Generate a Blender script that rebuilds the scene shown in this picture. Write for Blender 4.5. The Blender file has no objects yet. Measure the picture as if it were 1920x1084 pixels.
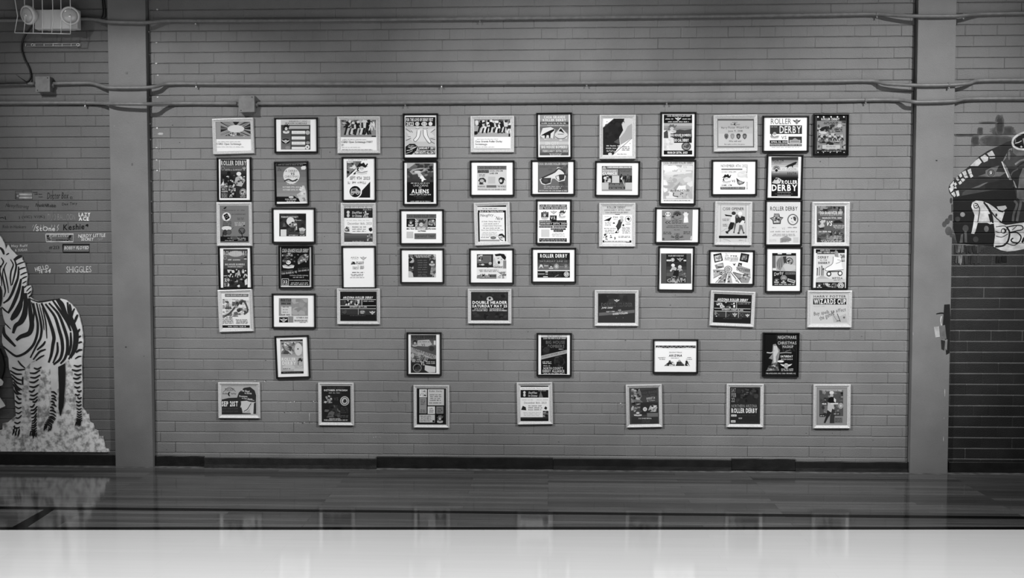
import bpy, bmesh, math, random
import numpy as np
from mathutils import Vector, Matrix
from mathutils.geometry import tessellate_polygon

SC = bpy.context.scene
COL = SC.collection
R = random.Random(7)

# ------------------------------------------------------------------ camera, world, lamps, exposure
FPX, PITCH, YAW, ROLL, CAM_D, CAM_H = 1850.0, 0.0446, 0.0369, -0.0003, 6.5289, 1.4888
_f = Vector((-math.sin(YAW) * math.cos(PITCH), math.cos(YAW) * math.cos(PITCH), -math.sin(PITCH)))
_r0 = Vector((math.cos(YAW), math.sin(YAW), 0)); _u0 = _r0.cross(_f)
_r = _r0 * math.cos(ROLL) + _u0 * math.sin(ROLL); _u = _u0 * math.cos(ROLL) - _r0 * math.sin(ROLL)
cd = bpy.data.cameras.new('camera'); cam = bpy.data.objects.new('camera', cd); COL.objects.link(cam)
cd.sensor_width = 36.0; cd.lens = FPX / 1920 * 36.0; cd.clip_start = 0.05; cd.clip_end = 200
cam.matrix_world = Matrix(((_r.x, _u.x, -_f.x, 0), (_r.y, _u.y, -_f.y, -CAM_D), (_r.z, _u.z, -_f.z, CAM_H), (0, 0, 0, 1)))
SC.camera = cam

W = bpy.data.worlds.new('hall_ambient'); SC.world = W; W.use_nodes = True
W.node_tree.nodes['Background'].inputs[0].default_value = (0.5, 0.5, 0.5, 1)
W.node_tree.nodes['Background'].inputs[1].default_value = 0.22

def flood(x, aim, watts):                                  # sports flood lamp under the roof, aimed at the poster wall
    d = bpy.data.lights.new('flood_lamp', 'SPOT'); d.energy = watts; d.spot_size = 2 * 0.19; d.spot_blend = 1.0; d.shadow_soft_size = 0.18
    o = bpy.data.objects.new('flood_lamp', d); COL.objects.link(o); o.location = (x, -6.75, 6.16)
    o.rotation_euler = (Vector(aim) - o.location).to_track_quat('-Z', 'Y').to_euler()
KF = 3200.0
flood(-5.49, (-2.35, 0, 1.62), 0.74 * KF)
flood(-5.49, (0.854, 0, 1.30), 1.105 * KF)
flood(5.49, (2.01, 0, 1.62), 1.0 * KF)
flood(5.49, (-0.854, 0, 1.30), 0.963 * KF)
def high_bay(x, y, watts):                                  # court lamp hanging over the floor, shining straight down
    d = bpy.data.lights.new('high_bay_lamp', 'AREA'); d.shape = 'DISK'; d.size = 0.6; d.energy = watts; d.spread = math.radians(86)
    o = bpy.data.objects.new('high_bay_lamp', d); COL.objects.link(o); o.location = (x, y, 6.4)
for x in (-4.5, -1.5, 1.5, 4.5):
    high_bay(x, -4.7, 100)

vs = SC.view_settings
vs.view_transform = 'Standard'; vs.look = 'None'; vs.gamma = 1.0; vs.exposure = 0.0; vs.use_curve_mapping = False

# ------------------------------------------------------------------ pixel <-> world
def ray(px, py):
    return _f * FPX + _r * (px - 960) - _u * (py - 542)
def on_wall(px, py, plane=0.0):                       # a pixel on the plane y = plane
    d = ray(px, py); t = (plane + CAM_D) / d.y
    return (d.x * t, CAM_H + d.z * t)
def on_floor(px, py, z=0.0):
    d = ray(px, py); t = (z - CAM_H) / d.z
    return (d.x * t, -CAM_D + d.y * t)

# ------------------------------------------------------------------ materials
def lin(g):
    c = g / 255.0
    return c / 12.92 if c <= 0.04045 else ((c + 0.055) / 1.055) ** 2.4
def new_mat(name, g, rough=0.6, metal=0.0, spec=0.5, coat=0.0):
    m = bpy.data.materials.new(name); m.use_nodes = True
    b = m.node_tree.nodes['Principled BSDF']; a = lin(g)
    b.inputs['Base Color'].default_value = (a, a, a, 1); b.inputs['Roughness'].default_value = rough
    b.inputs['Metallic'].default_value = metal; b.inputs['Specular IOR Level'].default_value = spec
    b.inputs['Coat Weight'].default_value = coat; b.inputs['Coat Roughness'].default_value = 0.12
    return m
def nodes(m):
    return m.node_tree.nodes, m.node_tree.links, m.node_tree.nodes['Principled BSDF']
def noise_mat(name, g0, g1, scale, rough=0.6, bump=0.0, bump_scale=None, detail=4, lo=0.35, hi=0.65, metal=0.0, spec=0.4, stretch=None):
    m = new_mat(name, g0, rough, metal, spec); n, l, b = nodes(m)
    geo = n.new('ShaderNodeNewGeometry'); vec = geo.outputs['Position']
    if stretch:
        mp = n.new('ShaderNodeMapping'); mp.inputs['Scale'].default_value = stretch; l.new(vec, mp.inputs['Vector']); vec = mp.outputs['Vector']
    t = n.new('ShaderNodeTexNoise'); t.inputs['Scale'].default_value = scale; t.inputs['Detail'].default_value = detail
    l.new(vec, t.inputs['Vector'])
    c = n.new('ShaderNodeValToRGB'); c.color_ramp.elements[0].position = lo; c.color_ramp.elements[1].position = hi
    a0, a1 = lin(g0), lin(g1)
    c.color_ramp.elements[0].color = (a0, a0, a0, 1); c.color_ramp.elements[1].color = (a1, a1, a1, 1)
    l.new(t.outputs['Fac'], c.inputs['Fac']); l.new(c.outputs['Color'], b.inputs['Base Color'])
    if bump:
        t2 = n.new('ShaderNodeTexNoise'); t2.inputs['Scale'].default_value = bump_scale or scale * 4; t2.inputs['Detail'].default_value = 6
        l.new(vec, t2.inputs['Vector'])
        bp = n.new('ShaderNodeBump'); bp.inputs['Strength'].default_value = bump; bp.inputs['Distance'].default_value = 0.004
        l.new(t2.outputs['Fac'], bp.inputs['Height']); l.new(bp.outputs['Normal'], b.inputs['Normal'])
    return m
INK = {}
def ink(g):
    g = int(max(8, min(248, round(g / 8.0) * 8)))
    if g not in INK:
        INK[g] = new_mat('printed_ink_%d' % g, g, 0.6, 0, 0.1)
        a = lin(g) * (0.57 + 0.24 * (g / 248.0) ** 4); INK[g].node_tree.nodes['Principled BSDF'].inputs['Base Color'].default_value = (a, a, a, 1)
    return INK[g]
PAINT = {}
def paint(g):
    g = int(max(8, min(248, round(g / 8.0) * 8)))
    if g not in PAINT:
        q = g * (0.74 + 0.26 * (g / 248.0) ** 3); PAINT[g] = noise_mat('wall_paint_%d' % g, max(3, q * 0.88), min(250, q * 1.1), 22, 0.6, 0.25, 240, spec=0.2)
    return PAINT[g]

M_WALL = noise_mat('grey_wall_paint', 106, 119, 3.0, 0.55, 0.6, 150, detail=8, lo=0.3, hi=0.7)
M_WALL_DARK = noise_mat('left_wall_grey', 90, 102, 3.0, 0.55, 0.6, 150, detail=8, lo=0.3, hi=0.7)  # left bay wall, a darker grey than the centre bay
M_PIL = noise_mat('grey_column_paint', 105, 116, 5.0, 0.5, 0.3, 220, detail=8, lo=0.3, hi=0.7)
M_CONDUIT = noise_mat('painted_conduit', 102, 116, 30, 0.42, 0.1, 200)
M_BLACK = new_mat('black_moulding', 9, 0.3, 0, 0.35)
M_SILVER = noise_mat('silver_moulding', 172, 202, 230, 0.34, 0.05, 300, detail=6, lo=0.36, hi=0.56, metal=0.12, spec=0.5)
M_BOARD = noise_mat('backing_board', 120, 135, 40, 0.8)
M_RUBBER = noise_mat('black_rubber_base', 16, 26, 14, 0.45, 0.2, 90)
M_RUBBER2 = noise_mat('worn_rubber_base', 20, 32, 18, 0.5, 0.3, 90)
M_WHITE = new_mat('white_plastic', 205, 0.35)
M_WIRE = new_mat('galvanised_wire', 225, 0.3, 0.3)
M_CABLE = new_mat('black_cable', 14, 0.4)
M_CHIP = new_mat('white_paint_chip', 225, 0.6)
M_ZEBRA = noise_mat('zebra_print_white', 215, 238, 9, 0.45, detail=5)
M_GRASS = noise_mat('grass_print', 140, 240, 36, 0.5, detail=10, lo=0.34, hi=0.58)
M_STRIPE = new_mat('zebra_print_black', 12, 0.45)
M_CONCRETE = noise_mat('bare_slab_edge', 70, 110, 18, 0.8, 0.3, 90)
M_GAP = new_mat('dark_gap', 6, 0.9)

def right_bay_material():                             # grey wall paint, with black mural ground rolled on below about 1.5 m
    m = noise_mat('mural_ground_paint', 105, 118, 3.0, 0.55, 0.6, 150, detail=8, lo=0.3, hi=0.7); n, l, b = nodes(m)
    base = b.inputs['Base Color'].links[0].from_socket
    geo = n.new('ShaderNodeNewGeometry'); sep = n.new('ShaderNodeSeparateXYZ'); l.new(geo.outputs['Position'], sep.inputs[0])
    t = n.new('ShaderNodeTexNoise'); t.inputs['Scale'].default_value = 6; t.inputs['Detail'].default_value = 5; l.new(geo.outputs['Position'], t.inputs['Vector'])
    a = n.new('ShaderNodeMath'); a.operation = 'MULTIPLY_ADD'; a.inputs[1].default_value = 0.45; l.new(t.outputs['Fac'], a.inputs[0]); l.new(sep.outputs['Z'], a.inputs[2])
    mr = n.new('ShaderNodeMapRange'); mr.inputs['From Min'].default_value = 1.70; mr.inputs['From Max'].default_value = 1.86
    mr.inputs['To Min'].default_value = 1.0; mr.inputs['To Max'].default_value = 0.0; l.new(a.outputs[0], mr.inputs['Value'])
    dk = n.new('ShaderNodeValToRGB'); dk.color_ramp.elements[0].color = (lin(17),) * 3 + (1,); dk.color_ramp.elements[1].color = (lin(34),) * 3 + (1,)
    dk.color_ramp.elements[0].position = 0.35; dk.color_ramp.elements[1].position = 0.7
    t3 = n.new('ShaderNodeTexNoise'); t3.inputs['Scale'].default_value = 4.5; t3.inputs['Detail'].default_value = 6; l.new(geo.outputs['Position'], t3.inputs['Vector']); l.new(t3.outputs['Fac'], dk.inputs['Fac'])
    # roller skips the joints: the recessed mortar keeps the grey coat
    jt = n.new('ShaderNodeMapRange'); jt.inputs['From Min'].default_value = 0.0009; jt.inputs['From Max'].default_value = 0.0024
    jt.inputs['To Min'].default_value = 1.0; jt.inputs['To Max'].default_value = 0.2; l.new(sep.outputs['Y'], jt.inputs['Value'])
    mu = n.new('ShaderNodeMath'); mu.operation = 'MULTIPLY'; l.new(mr.outputs[0], mu.inputs[0]); l.new(jt.outputs[0], mu.inputs[1])
    mx = n.new('ShaderNodeMix'); mx.data_type = 'RGBA'; l.new(mu.outputs[0], mx.inputs['Factor']); l.new(base, mx.inputs['A']); l.new(dk.outputs['Color'], mx.inputs['B'])
    l.new(mx.outputs['Result'], b.inputs['Base Color'])
    return m
M_MURAL = right_bay_material()

def floor_material(name, g0, g1, rough, coat_rough, gap):
    m = new_mat(name, g0, rough, 0, 0.4); n, l, b = nodes(m)
    geo = n.new('ShaderNodeNewGeometry'); br = n.new('ShaderNodeTexBrick')
    br.inputs['Scale'].default_value = 1.0; br.inputs['Brick Width'].default_value = 1.3; br.inputs['Row Height'].default_value = 0.057
    br.inputs['Mortar Size'].default_value = 0.0012; br.inputs['Bias'].default_value = 0.0; br.offset = 0.37; br.offset_frequency = 3
    for k, v in (('Color1', g0), ('Color2', g1), ('Mortar', gap)):
        br.inputs[k].default_value = (lin(v),) * 3 + (1,)
    l.new(geo.outputs['Position'], br.inputs['Vector'])
    mp = n.new('ShaderNodeMapping'); mp.inputs['Scale'].default_value = (0.9, 30, 1); l.new(geo.outputs['Position'], mp.inputs['Vector'])
    t = n.new('ShaderNodeTexNoise'); t.inputs['Scale'].default_value = 2.2; t.inputs['Detail'].default_value = 8; l.new(mp.outputs[0], t.inputs['Vector'])
    mr = n.new('ShaderNodeMapRange'); mr.inputs['To Min'].default_value = 0.1 if g0 < 150 else 0.96; mr.inputs['To Max'].default_value = 2.1 if g0 < 150 else 1.03; l.new(t.outputs['Fac'], mr.inputs['Value'])
    mx = n.new('ShaderNodeMix'); mx.data_type = 'RGBA'; mx.blend_type = 'MULTIPLY'; mx.inputs['Factor'].default_value = 1.0
    l.new(br.outputs['Color'], mx.inputs['A']); l.new(mr.outputs[0], mx.inputs['B']); l.new(mx.outputs['Result'], b.inputs['Base Color'])
    t2 = n.new('ShaderNodeTexNoise'); t2.inputs['Scale'].default_value = 3; t2.inputs['Detail'].default_value = 5; l.new(mp.outputs[0], t2.inputs['Vector'])
    bp = n.new('ShaderNodeBump'); bp.inputs['Strength'].default_value = 0.05; bp.inputs['Distance'].default_value = 0.002
    l.new(t2.outputs['Fac'], bp.inputs['Height']); l.new(bp.outputs['Normal'], b.inputs['Normal'])
    b.inputs['Roughness'].default_value = rough
    return m
M_WOOD = floor_material('varnished_maple_strips', 58, 92, 0.085, 0.1, 40)
M_COURT = floor_material('white_court_paint', 217, 220, 0.09, 0.1, 212)
M_LINE = new_mat('black_line_paint', 8, 0.12, 0, 0.03)

# ------------------------------------------------------------------ object helpers
def mesh_obj(name, verts, faces, mat, parent=None, mats=None, mi=None, smooth=False):
    me = bpy.data.meshes.new(name); me.from_pydata([tuple(v) for v in verts], [], faces)
    for mm in (mats or [mat]):
        me.materials.append(mm)
    if mi is not None:
        me.polygons.foreach_set('material_index', mi)
    if smooth:
        me.polygons.foreach_set('use_smooth', [True] * len(me.polygons))
    me.update()
    o = bpy.data.objects.new(name, me); COL.objects.link(o)
    if parent:
        o.parent = parent
    return o
def empty(name, loc=(0, 0, 0)):
    o = bpy.data.objects.new(name, None); COL.objects.link(o); o.location = loc; o.empty_display_size = 0.1
    return o
def tag(o, label=None, cat=None, group=None, kind=None):
    for k, v in (('label', label), ('category', cat), ('group', group), ('kind', kind)):
        if v:
            o[k] = v
    return o
def box_data(x0, x1, y0, y1, z0, z1):
    v = [(x, y, z) for x in (x0, x1) for y in (y0, y1) for z in (z0, z1)]
    f = [(0, 1, 3, 2), (4, 6, 7, 5), (0, 4, 5, 1), (2, 3, 7, 6), (0, 2, 6, 4), (1, 5, 7, 3)]
    return v, f
def bevel_box(name, x0, x1, y0, y1, z0, z1, mat, parent=None, bev=0.003, seg=2):
    v, f = box_data(x0, x1, y0, y1, z0, z1)
    bm = bmesh.new(); vv = [bm.verts.new(p) for p in v]; [bm.faces.new([vv[i] for i in q]) for q in f]
    bmesh.ops.recalc_face_normals(bm, faces=bm.faces)
    bmesh.ops.bevel(bm, geom=bm.edges[:], offset=bev, segments=seg, affect='EDGES', profile=0.5)
    me = bpy.data.meshes.new(name); bm.to_mesh(me); bm.free(); me.materials.append(mat)
    o = bpy.data.objects.new(name, me); COL.objects.link(o)
    if parent:
        o.parent = parent
    return o
def smooth_path(pts, n=6):
    P = [Vector(p) for p in pts]; out = []
    for i in range(len(P) - 1):
        p0 = P[max(i - 1, 0)]; p1 = P[i]; p2 = P[i + 1]; p3 = P[min(i + 2, len(P) - 1)]
        L = (p2 - p1).length
        m1 = (p2 - p0); m1 = m1 * (L / max(m1.length, 1e-6)) * 0.8; m2 = (p3 - p1); m2 = m2 * (L / max(m2.length, 1e-6)) * 0.8
        for k in range(n):
            t = k / n
            out.append(p1 * (2 * t**3 - 3 * t**2 + 1) + m1 * (t**3 - 2 * t**2 + t) + p2 * (-2 * t**3 + 3 * t**2) + m2 * (t**3 - t**2))
    out.append(P[-1]); return out
def tube_data(path, r, seg=10, caps=True):
    path = [Vector(p) for p in path]; V = []; F = []
    up = Vector((0.13, -0.31, 0.94))
    for i, p in enumerate(path):
        t = (path[min(i + 1, len(path) - 1)] - path[max(i - 1, 0)]).normalized()
        a = t.cross(up)
        if a.length < 1e-3:
            a = t.cross(Vector((1, 0, 0)))
        a.normalize(); b = t.cross(a)
        rr = r[i] if isinstance(r, (list, tuple)) else r
        for k in range(seg):
            th = 2 * math.pi * k / seg
            V.append(p + (a * math.cos(th) + b * math.sin(th)) * rr)
    for i in range(len(path) - 1):
        for k in range(seg):
            F.append((i * seg + k, i * seg + (k + 1) % seg, (i + 1) * seg + (k + 1) % seg, (i + 1) * seg + k))
    if caps:
        F.append(tuple(range(seg))[::-1]); F.append(tuple(range((len(path) - 1) * seg, len(path) * seg)))
    return V, F
def tube(name, path, r, mat, parent=None, seg=10):
    v, f = tube_data(path, r, seg)
    return mesh_obj(name, v, f, mat, parent, smooth=True)
def merge(*parts):
    V = []; F = []
    for v, f in parts:
        o = len(V); V += list(v); F += [tuple(i + o for i in q) for q in f]
    return V, F

# ------------------------------------------------------------------ glyphs for lettering (built-in font), made once
GLYPH = {}
def build_glyphs():
    jobs = []
    for st, off in (('r', 0.0), ('b', 0.018), ('h', 0.034)):
        for c in range(33, 127):
            cu = bpy.data.curves.new('glyph', 'FONT'); cu.body = chr(c); cu.offset = off; cu.resolution_u = 2 if st == 'r' else 2
            o = bpy.data.objects.new('glyph', cu); COL.objects.link(o); jobs.append((st, chr(c), o, cu))
    dg = bpy.context.evaluated_depsgraph_get()
    for st, ch, o, cu in jobs:
        me = o.evaluated_get(dg).to_mesh()
        vs_ = [(v.co.x, v.co.y) for v in me.vertices]; fs = [tuple(p.vertices) for p in me.polygons]
        if vs_:
            x0 = min(v[0] for v in vs_); x1 = max(v[0] for v in vs_)
            GLYPH[(st, ch)] = ([(x - x0, y) for x, y in vs_], fs, x1 - x0)
        o.evaluated_get(dg).to_mesh_clear()
    for st, ch, o, cu in jobs:
        bpy.data.objects.remove(o); bpy.data.curves.remove(cu)
build_glyphs()
def text_shape(s, x0, y0, x1, y1, style='r', rot=0.0, shear=0.0):
    """text as points and faces that fill the box (y grows downward)"""
    V = []; F = []; x = 0.0; gap = {'r': 0.09, 'b': 0.11, 'h': 0.13}[style]
    for ch in s:
        g = GLYPH.get((style, ch))
        if g is None:
            x += 0.34; continue
        o = len(V); V += [(x + px, py) for px, py in g[0]]; F += [tuple(i + o for i in q) for q in g[1]]; x += g[2] + gap
    if not V:
        return [], []
    ax = min(v[0] for v in V); bx = max(v[0] for v in V); ay = min(v[1] for v in V); by = max(v[1] for v in V)
    sx = (x1 - x0) / max(bx - ax, 1e-6); sy = (y1 - y0) / max(by - ay, 1e-6)
    cx, cy = (x0 + x1) / 2, (y0 + y1) / 2; c, s_ = math.cos(rot), math.sin(rot); out = []
    for px, py in V:
        X = x0 + (px - ax) * sx; Y = y1 - (py - ay) * sy
        X += shear * (cy - Y)
        dx, dy = X - cx, Y - cy
        out.append((cx + dx * c + dy * s_, cy - dx * s_ + dy * c))
    return out, F

# ------------------------------------------------------------------ flat print: shapes drawn in zoomed photo pixels, mapped onto a plane
class Canvas:
    def __init__(self, crop, plane, to_local=None, step=0.000025, mats=ink, first=0.0002):
        self.ox, self.oy, self.s = crop; self.plane = plane; self.tl = to_local; self.step = step; self.mats = mats
        self.V = []; self.F = []; self.G = []; self.layer = 0; self.first = first
    def put(self, pts, faces, g, fresh=True):
        if fresh:
            self.layer += 1
        off = self.first + self.layer * self.step
        o = len(self.V)
        for X, Y in pts:
            x, z = on_wall(self.ox + X / self.s, self.oy + Y / self.s, self.plane)
            if self.tl:
                x, z = self.tl(x, z)
            self.V.append((x, -off, z))
        for q in faces:
            self.F.append(tuple(i + o for i in q)); self.G.append(int(max(8, min(248, round(g / 8.0) * 8))))
    def poly(self, pts, g, fresh=True):
        self.put(pts, [tuple(range(len(pts)))], g, fresh)
    def rect(self, x0, y0, x1, y1, g, fresh=True):
        self.poly([(x0, y0), (x1, y0), (x1, y1), (x0, y1)], g, fresh)
    def ell(self, cx, cy, rx, ry, g, n=18, fresh=True):
        self.poly([(cx + rx * math.cos(2 * math.pi * k / n), cy + ry * math.sin(2 * math.pi * k / n)) for k in range(n)], g, fresh)
    def ring(self, cx, cy, rx, ry, w, g, n=20):
        a = [(cx + rx * math.cos(2 * math.pi * k / n), cy + ry * math.sin(2 * math.pi * k / n)) for k in range(n)]
        b = [(cx + (rx - w) * math.cos(2 * math.pi * k / n), cy + (ry - w) * math.sin(2 * math.pi * k / n)) for k in range(n)]
        self.put(a + b, [(k, (k + 1) % n, n + (k + 1) % n, n + k) for k in range(n)], g)
    def stroke(self, pts, w, g, taper=0.0, fresh=True, curve=True):
        if curve and len(pts) > 2:
            pts = [(v.x, v.y) for v in smooth_path([(x, y, 0) for x, y in pts], 4)]
        n = len(pts); A = []; B = []
        for i, (x, y) in enumerate(pts):
            x0, y0 = pts[max(i - 1, 0)]; x1, y1 = pts[min(i + 1, n - 1)]
            L = math.hypot(x1 - x0, y1 - y0) or 1.0; nx, ny = -(y1 - y0) / L, (x1 - x0) / L
            t = i / (n - 1); ww = w / 2 * (1 - taper + taper * math.sin(math.pi * min(max(t, 0.04), 0.96)) ** 0.7)
            A.append((x + nx * ww, y + ny * ww)); B.append((x - nx * ww, y - ny * ww))
        self.put(A + B, [(i, i + 1, n + i + 1, n + i) for i in range(n - 1)], g, fresh)
    def text(self, s, x0, y0, x1, y1, g, style='r', rot=0.0, shear=0.0):
        if self.mats is ink and g < 170:
            g *= 0.62 if style == 'r' else 0.75                 # thin strokes: full ink
        v, f = text_shape(s, x0, y0, x1, y1, style, math.radians(rot), shear)
        if v:
            self.put(v, f, g)
    def dash(self, x0, y0, x1, y1, g, rows=1, rng=None):      # small print too fine to read
        if self.mats is ink and g < 170:
            g *= 0.8
        rng = rng or random.Random(int(x0 * 7 + y0 * 13)); h = (y1 - y0) / rows; self.layer += 1
        for k in range(rows):
            ya = y0 + h * k + h * 0.2; yb = y0 + h * (k + 1) - h * 0.2; x = x0 + (x1 - x0) * rng.uniform(0, 0.08); e = x1 - (x1 - x0) * rng.uniform(0, 0.1)
            while x < e:
                w = min(rng.uniform(2.0, 6.0) * h * 0.55, e - x); n = max(1, int(w / (h * 0.42)))
                for j in range(n):
                    a = x + w * j / n; j0 = rng.uniform(0, 0.25) * h; self.rect(a, ya + j0, a + w / n * 0.72, yb, g, False)
                x += w + h * 0.45
    def blobs(self, x0, y0, x1, y1, n, size, gs, seed):
        rng = random.Random(seed)
        for i in range(n):
            cx = rng.uniform(x0, x1); cy = rng.uniform(y0, y1); k = rng.randint(5, 9); a0 = rng.uniform(0, 6); sx = size * rng.uniform(0.5, 1.4); sy = size * rng.uniform(0.4, 1.2)
            pts = []
            for j in range(k):
                a = a0 + 2 * math.pi * j / k; q = rng.uniform(0.55, 1.15)
                pts.append((min(max(cx + math.cos(a) * sx * q, x0), x1), min(max(cy + math.sin(a) * sy * q, y0), y1)))
            self.poly(pts, rng.choice(gs))
    def crowd(self, x0, y0, x1, y1, n, seed, gs):             # skaters bunched together
        rng = random.Random(seed); H = y1 - y0
        for i in range(n):
            cx = x0 + (x1 - x0) * (i + 0.5 + rng.uniform(-0.3, 0.3)) / n; h = H * rng.uniform(0.78, 1.0); b = y1 - H * rng.uniform(0, 0.12); t = b - h; w = h * 0.17; lean = rng.uniform(-0.5, 0.5) * w
            g = gs[i % len(gs)]; g2 = gs[(i + 1) % len(gs)]
            self.poly([(cx - w + lean, t + h * .2), (cx + w + lean, t + h * .2), (cx + w * .8, t + h * .58), (cx - w * .8, t + h * .58)], g)
            self.poly([(cx - w * .8, t + h * .55), (cx, t + h * .55), (cx - w * .7, b), (cx - w * 1.5, b)], g2)
            self.poly([(cx, t + h * .55), (cx + w * .8, t + h * .55), (cx + w * 1.5, b), (cx + w * .7, b)], g2, False)
            self.stroke([(cx + lean, t + h * .25), (cx + lean + w * 1.7 * rng.choice((-1, 1)), t + h * .45)], w * .5, g, curve=False)
            self.ell(cx + lean, t + h * .1, w * .62, h * .1, gs[-1] if i % 2 else g2, 10)
    def emblem(self, x0, y0, x1, y1, g, g2):                  # round club badge: hat, face, raised hands over a ribbon
        w = x1 - x0; h = y1 - y0; X = lambda a: x0 + a * w; Y = lambda a: y0 + a * h
        self.poly([(X(.2), Y(.3)), (X(.35), Y(.05)), (X(.5), Y(.12)), (X(.65), Y(.02)), (X(.8), Y(.28)), (X(.95), Y(.34)), (X(.5), Y(.44)), (X(.05), Y(.36))], g)
        self.ell(X(.5), Y(.5), w * .17, h * .17, g2, 12); self.ell(X(.44), Y(.48), w * .035, h * .03, g, 6); self.ell(X(.57), Y(.48), w * .035, h * .03, g, 6)
        self.stroke([(X(.28), Y(.44)), (X(.2), Y(.6)), (X(.3), Y(.72))], w * .1, g); self.stroke([(X(.72), Y(.44)), (X(.82), Y(.3)), (X(.92), Y(.12))], w * .09, g)
        self.poly([(X(.08), Y(.72)), (X(.3), Y(.7)), (X(.5), Y(.8)), (X(.7), Y(.7)), (X(.92), Y(.72)), (X(.86), Y(.95)), (X(.5), Y(1)), (X(.14), Y(.95))], g2)
        self.stroke([(X(.08), Y(.72)), (X(.5), Y(.83)), (X(.92), Y(.72))], w * .03, g)
    def wings(self, x0, y0, x1, y1, g, g2):                   # winged wheel badge
        w = x1 - x0; h = y1 - y0; X = lambda a: x0 + a * w; Y = lambda a: y0 + a * h
        for s in (0, 1):
            q = lambda a: X(1 - a) if s else X(a)
            self.poly([(q(0), Y(.2)), (q(.4), Y(.38)), (q(.4), Y(.7)), (q(.22), Y(.62)), (q(.1), Y(.45))], g)
        self.ell(X(.5), Y(.55), w * .19, h * .45, g); self.ring(X(.5), Y(.55), w * .15, h * .34, w * .04, g2)
        self.ell(X(.5), Y(.55), w * .05, h * .12, g2, 8)
    def run(self, art):
        for a in art:
            k, a = a[0], a[1:]
            if k == 'r': self.rect(*a)
            elif k == 't': self.text(*a)
            elif k == 'd': self.dash(*a)
            elif k == 'e': self.ell(*a)
            elif k == 'o': self.ring(*a)
            elif k == 'p': self.poly(*a)
            elif k == 'l': self.stroke(*a)
            elif k == 'b': self.blobs(*a)
            elif k == 'c': self.crowd(*a)
            elif k == 'm': self.emblem(*a)
            elif k == 'w': self.wings(*a)
            elif k == 'f':                                     # stepped tone from one printed grey to another
                x0, y0, x1, y1, ga, gb, n = a; self.layer += 1
                for i in range(n):
                    self.rect(x0, y0 + (y1 - y0) * i / n, x1, y0 + (y1 - y0) * (i + 1) / n, ga + (gb - ga) * i / (n - 1), False)
    def build(self, name, parent=None):
        gs = sorted(set(self.G)); idx = {g: i for i, g in enumerate(gs)}
        return mesh_obj(name, self.V, self.F, None, parent, mats=[self.mats(g) for g in gs], mi=[idx[g] for g in self.G])
# ------------------------------------------------------------------ what each poster shows, in zoomed photo pixels: (crop, frame box, s = silver / k = black, paper grey, label, print[, tilt])
CROPS = {'A': (380, 200, 5.333), 'B': (740, 200, 5.333), 'C': (1090, 200, 5.421), 'D': (1320, 200, 5.42), 'E': (380, 370, 5.333), 'F': (740, 370, 5.333),
         'G': (1090, 370, 5.818), 'H': (1320, 370, 6.023), 'I': (380, 535, 3.872), 'J': (740, 535, 3.872), 'K': (1090, 535, 3.873), 'L': (1320, 535, 3.87)}
def arms(cx, cy, rx, ry, Rx, Ry, n, seed, gs):
    rg = random.Random(seed); out = []
    for i in range(n):
        a = 2 * math.pi * i / n + rg.uniform(-.1, .1); w = 0.11
        cl = lambda x, y: (min(max(x, cx - Rx), cx + Rx), min(max(y, cy - Ry), cy + Ry))
        f = lambda t, k: cl(cx + math.cos(t) * (rx + k * Rx * 1.5), cy + math.sin(t) * (ry + k * Ry * 1.5))
        out.append(('p', [f(a - w * .6, 0), f(a + w * .6, 0), f(a + w, 1), f(a - w, 1)], gs[i % len(gs)]))
    return out
def sun(cx, cy, r, n, g, w=5):
    return [('l', [(cx + r * .35 * math.cos(a), cy - r * .35 * math.sin(a)), (cx + r * math.cos(a), cy - r * math.sin(a))], w, g) for a in [math.pi * (i + .5) / n for i in range(n)]]
def skate(x0, y0, x1, y1, g, g2):
    w, h = x1 - x0, y1 - y0; X = lambda a: x0 + a * w; Y = lambda a: y0 + a * h
    return [('p', [(X(.45), Y(0)), (X(.85), Y(.05)), (X(.9), Y(.5)), (X(.98), Y(.62)), (X(.5), Y(.7)), (X(.05), Y(.68)), (X(.02), Y(.58)), (X(.2), Y(.48)), (X(.4), Y(.35))], g), ('l', [(X(.45), Y(0)), (X(.4), Y(.35)), (X(.02), Y(.6)), (X(.1), Y(.7)), (X(.98), Y(.64))], w * .025, g2),
            ('e', X(.22), Y(.85), w * .13, h * .13, g2), ('e', X(.22), Y(.85), w * .07, h * .07, g), ('e', X(.8), Y(.82), w * .13, h * .13, g2), ('e', X(.8), Y(.82), w * .08, h * .08, g), ('l', [(X(.2), Y(.74)), (X(.82), Y(.72))], h * .05, g2)]
SPK = [24, 60, 110, 160, 215]
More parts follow.
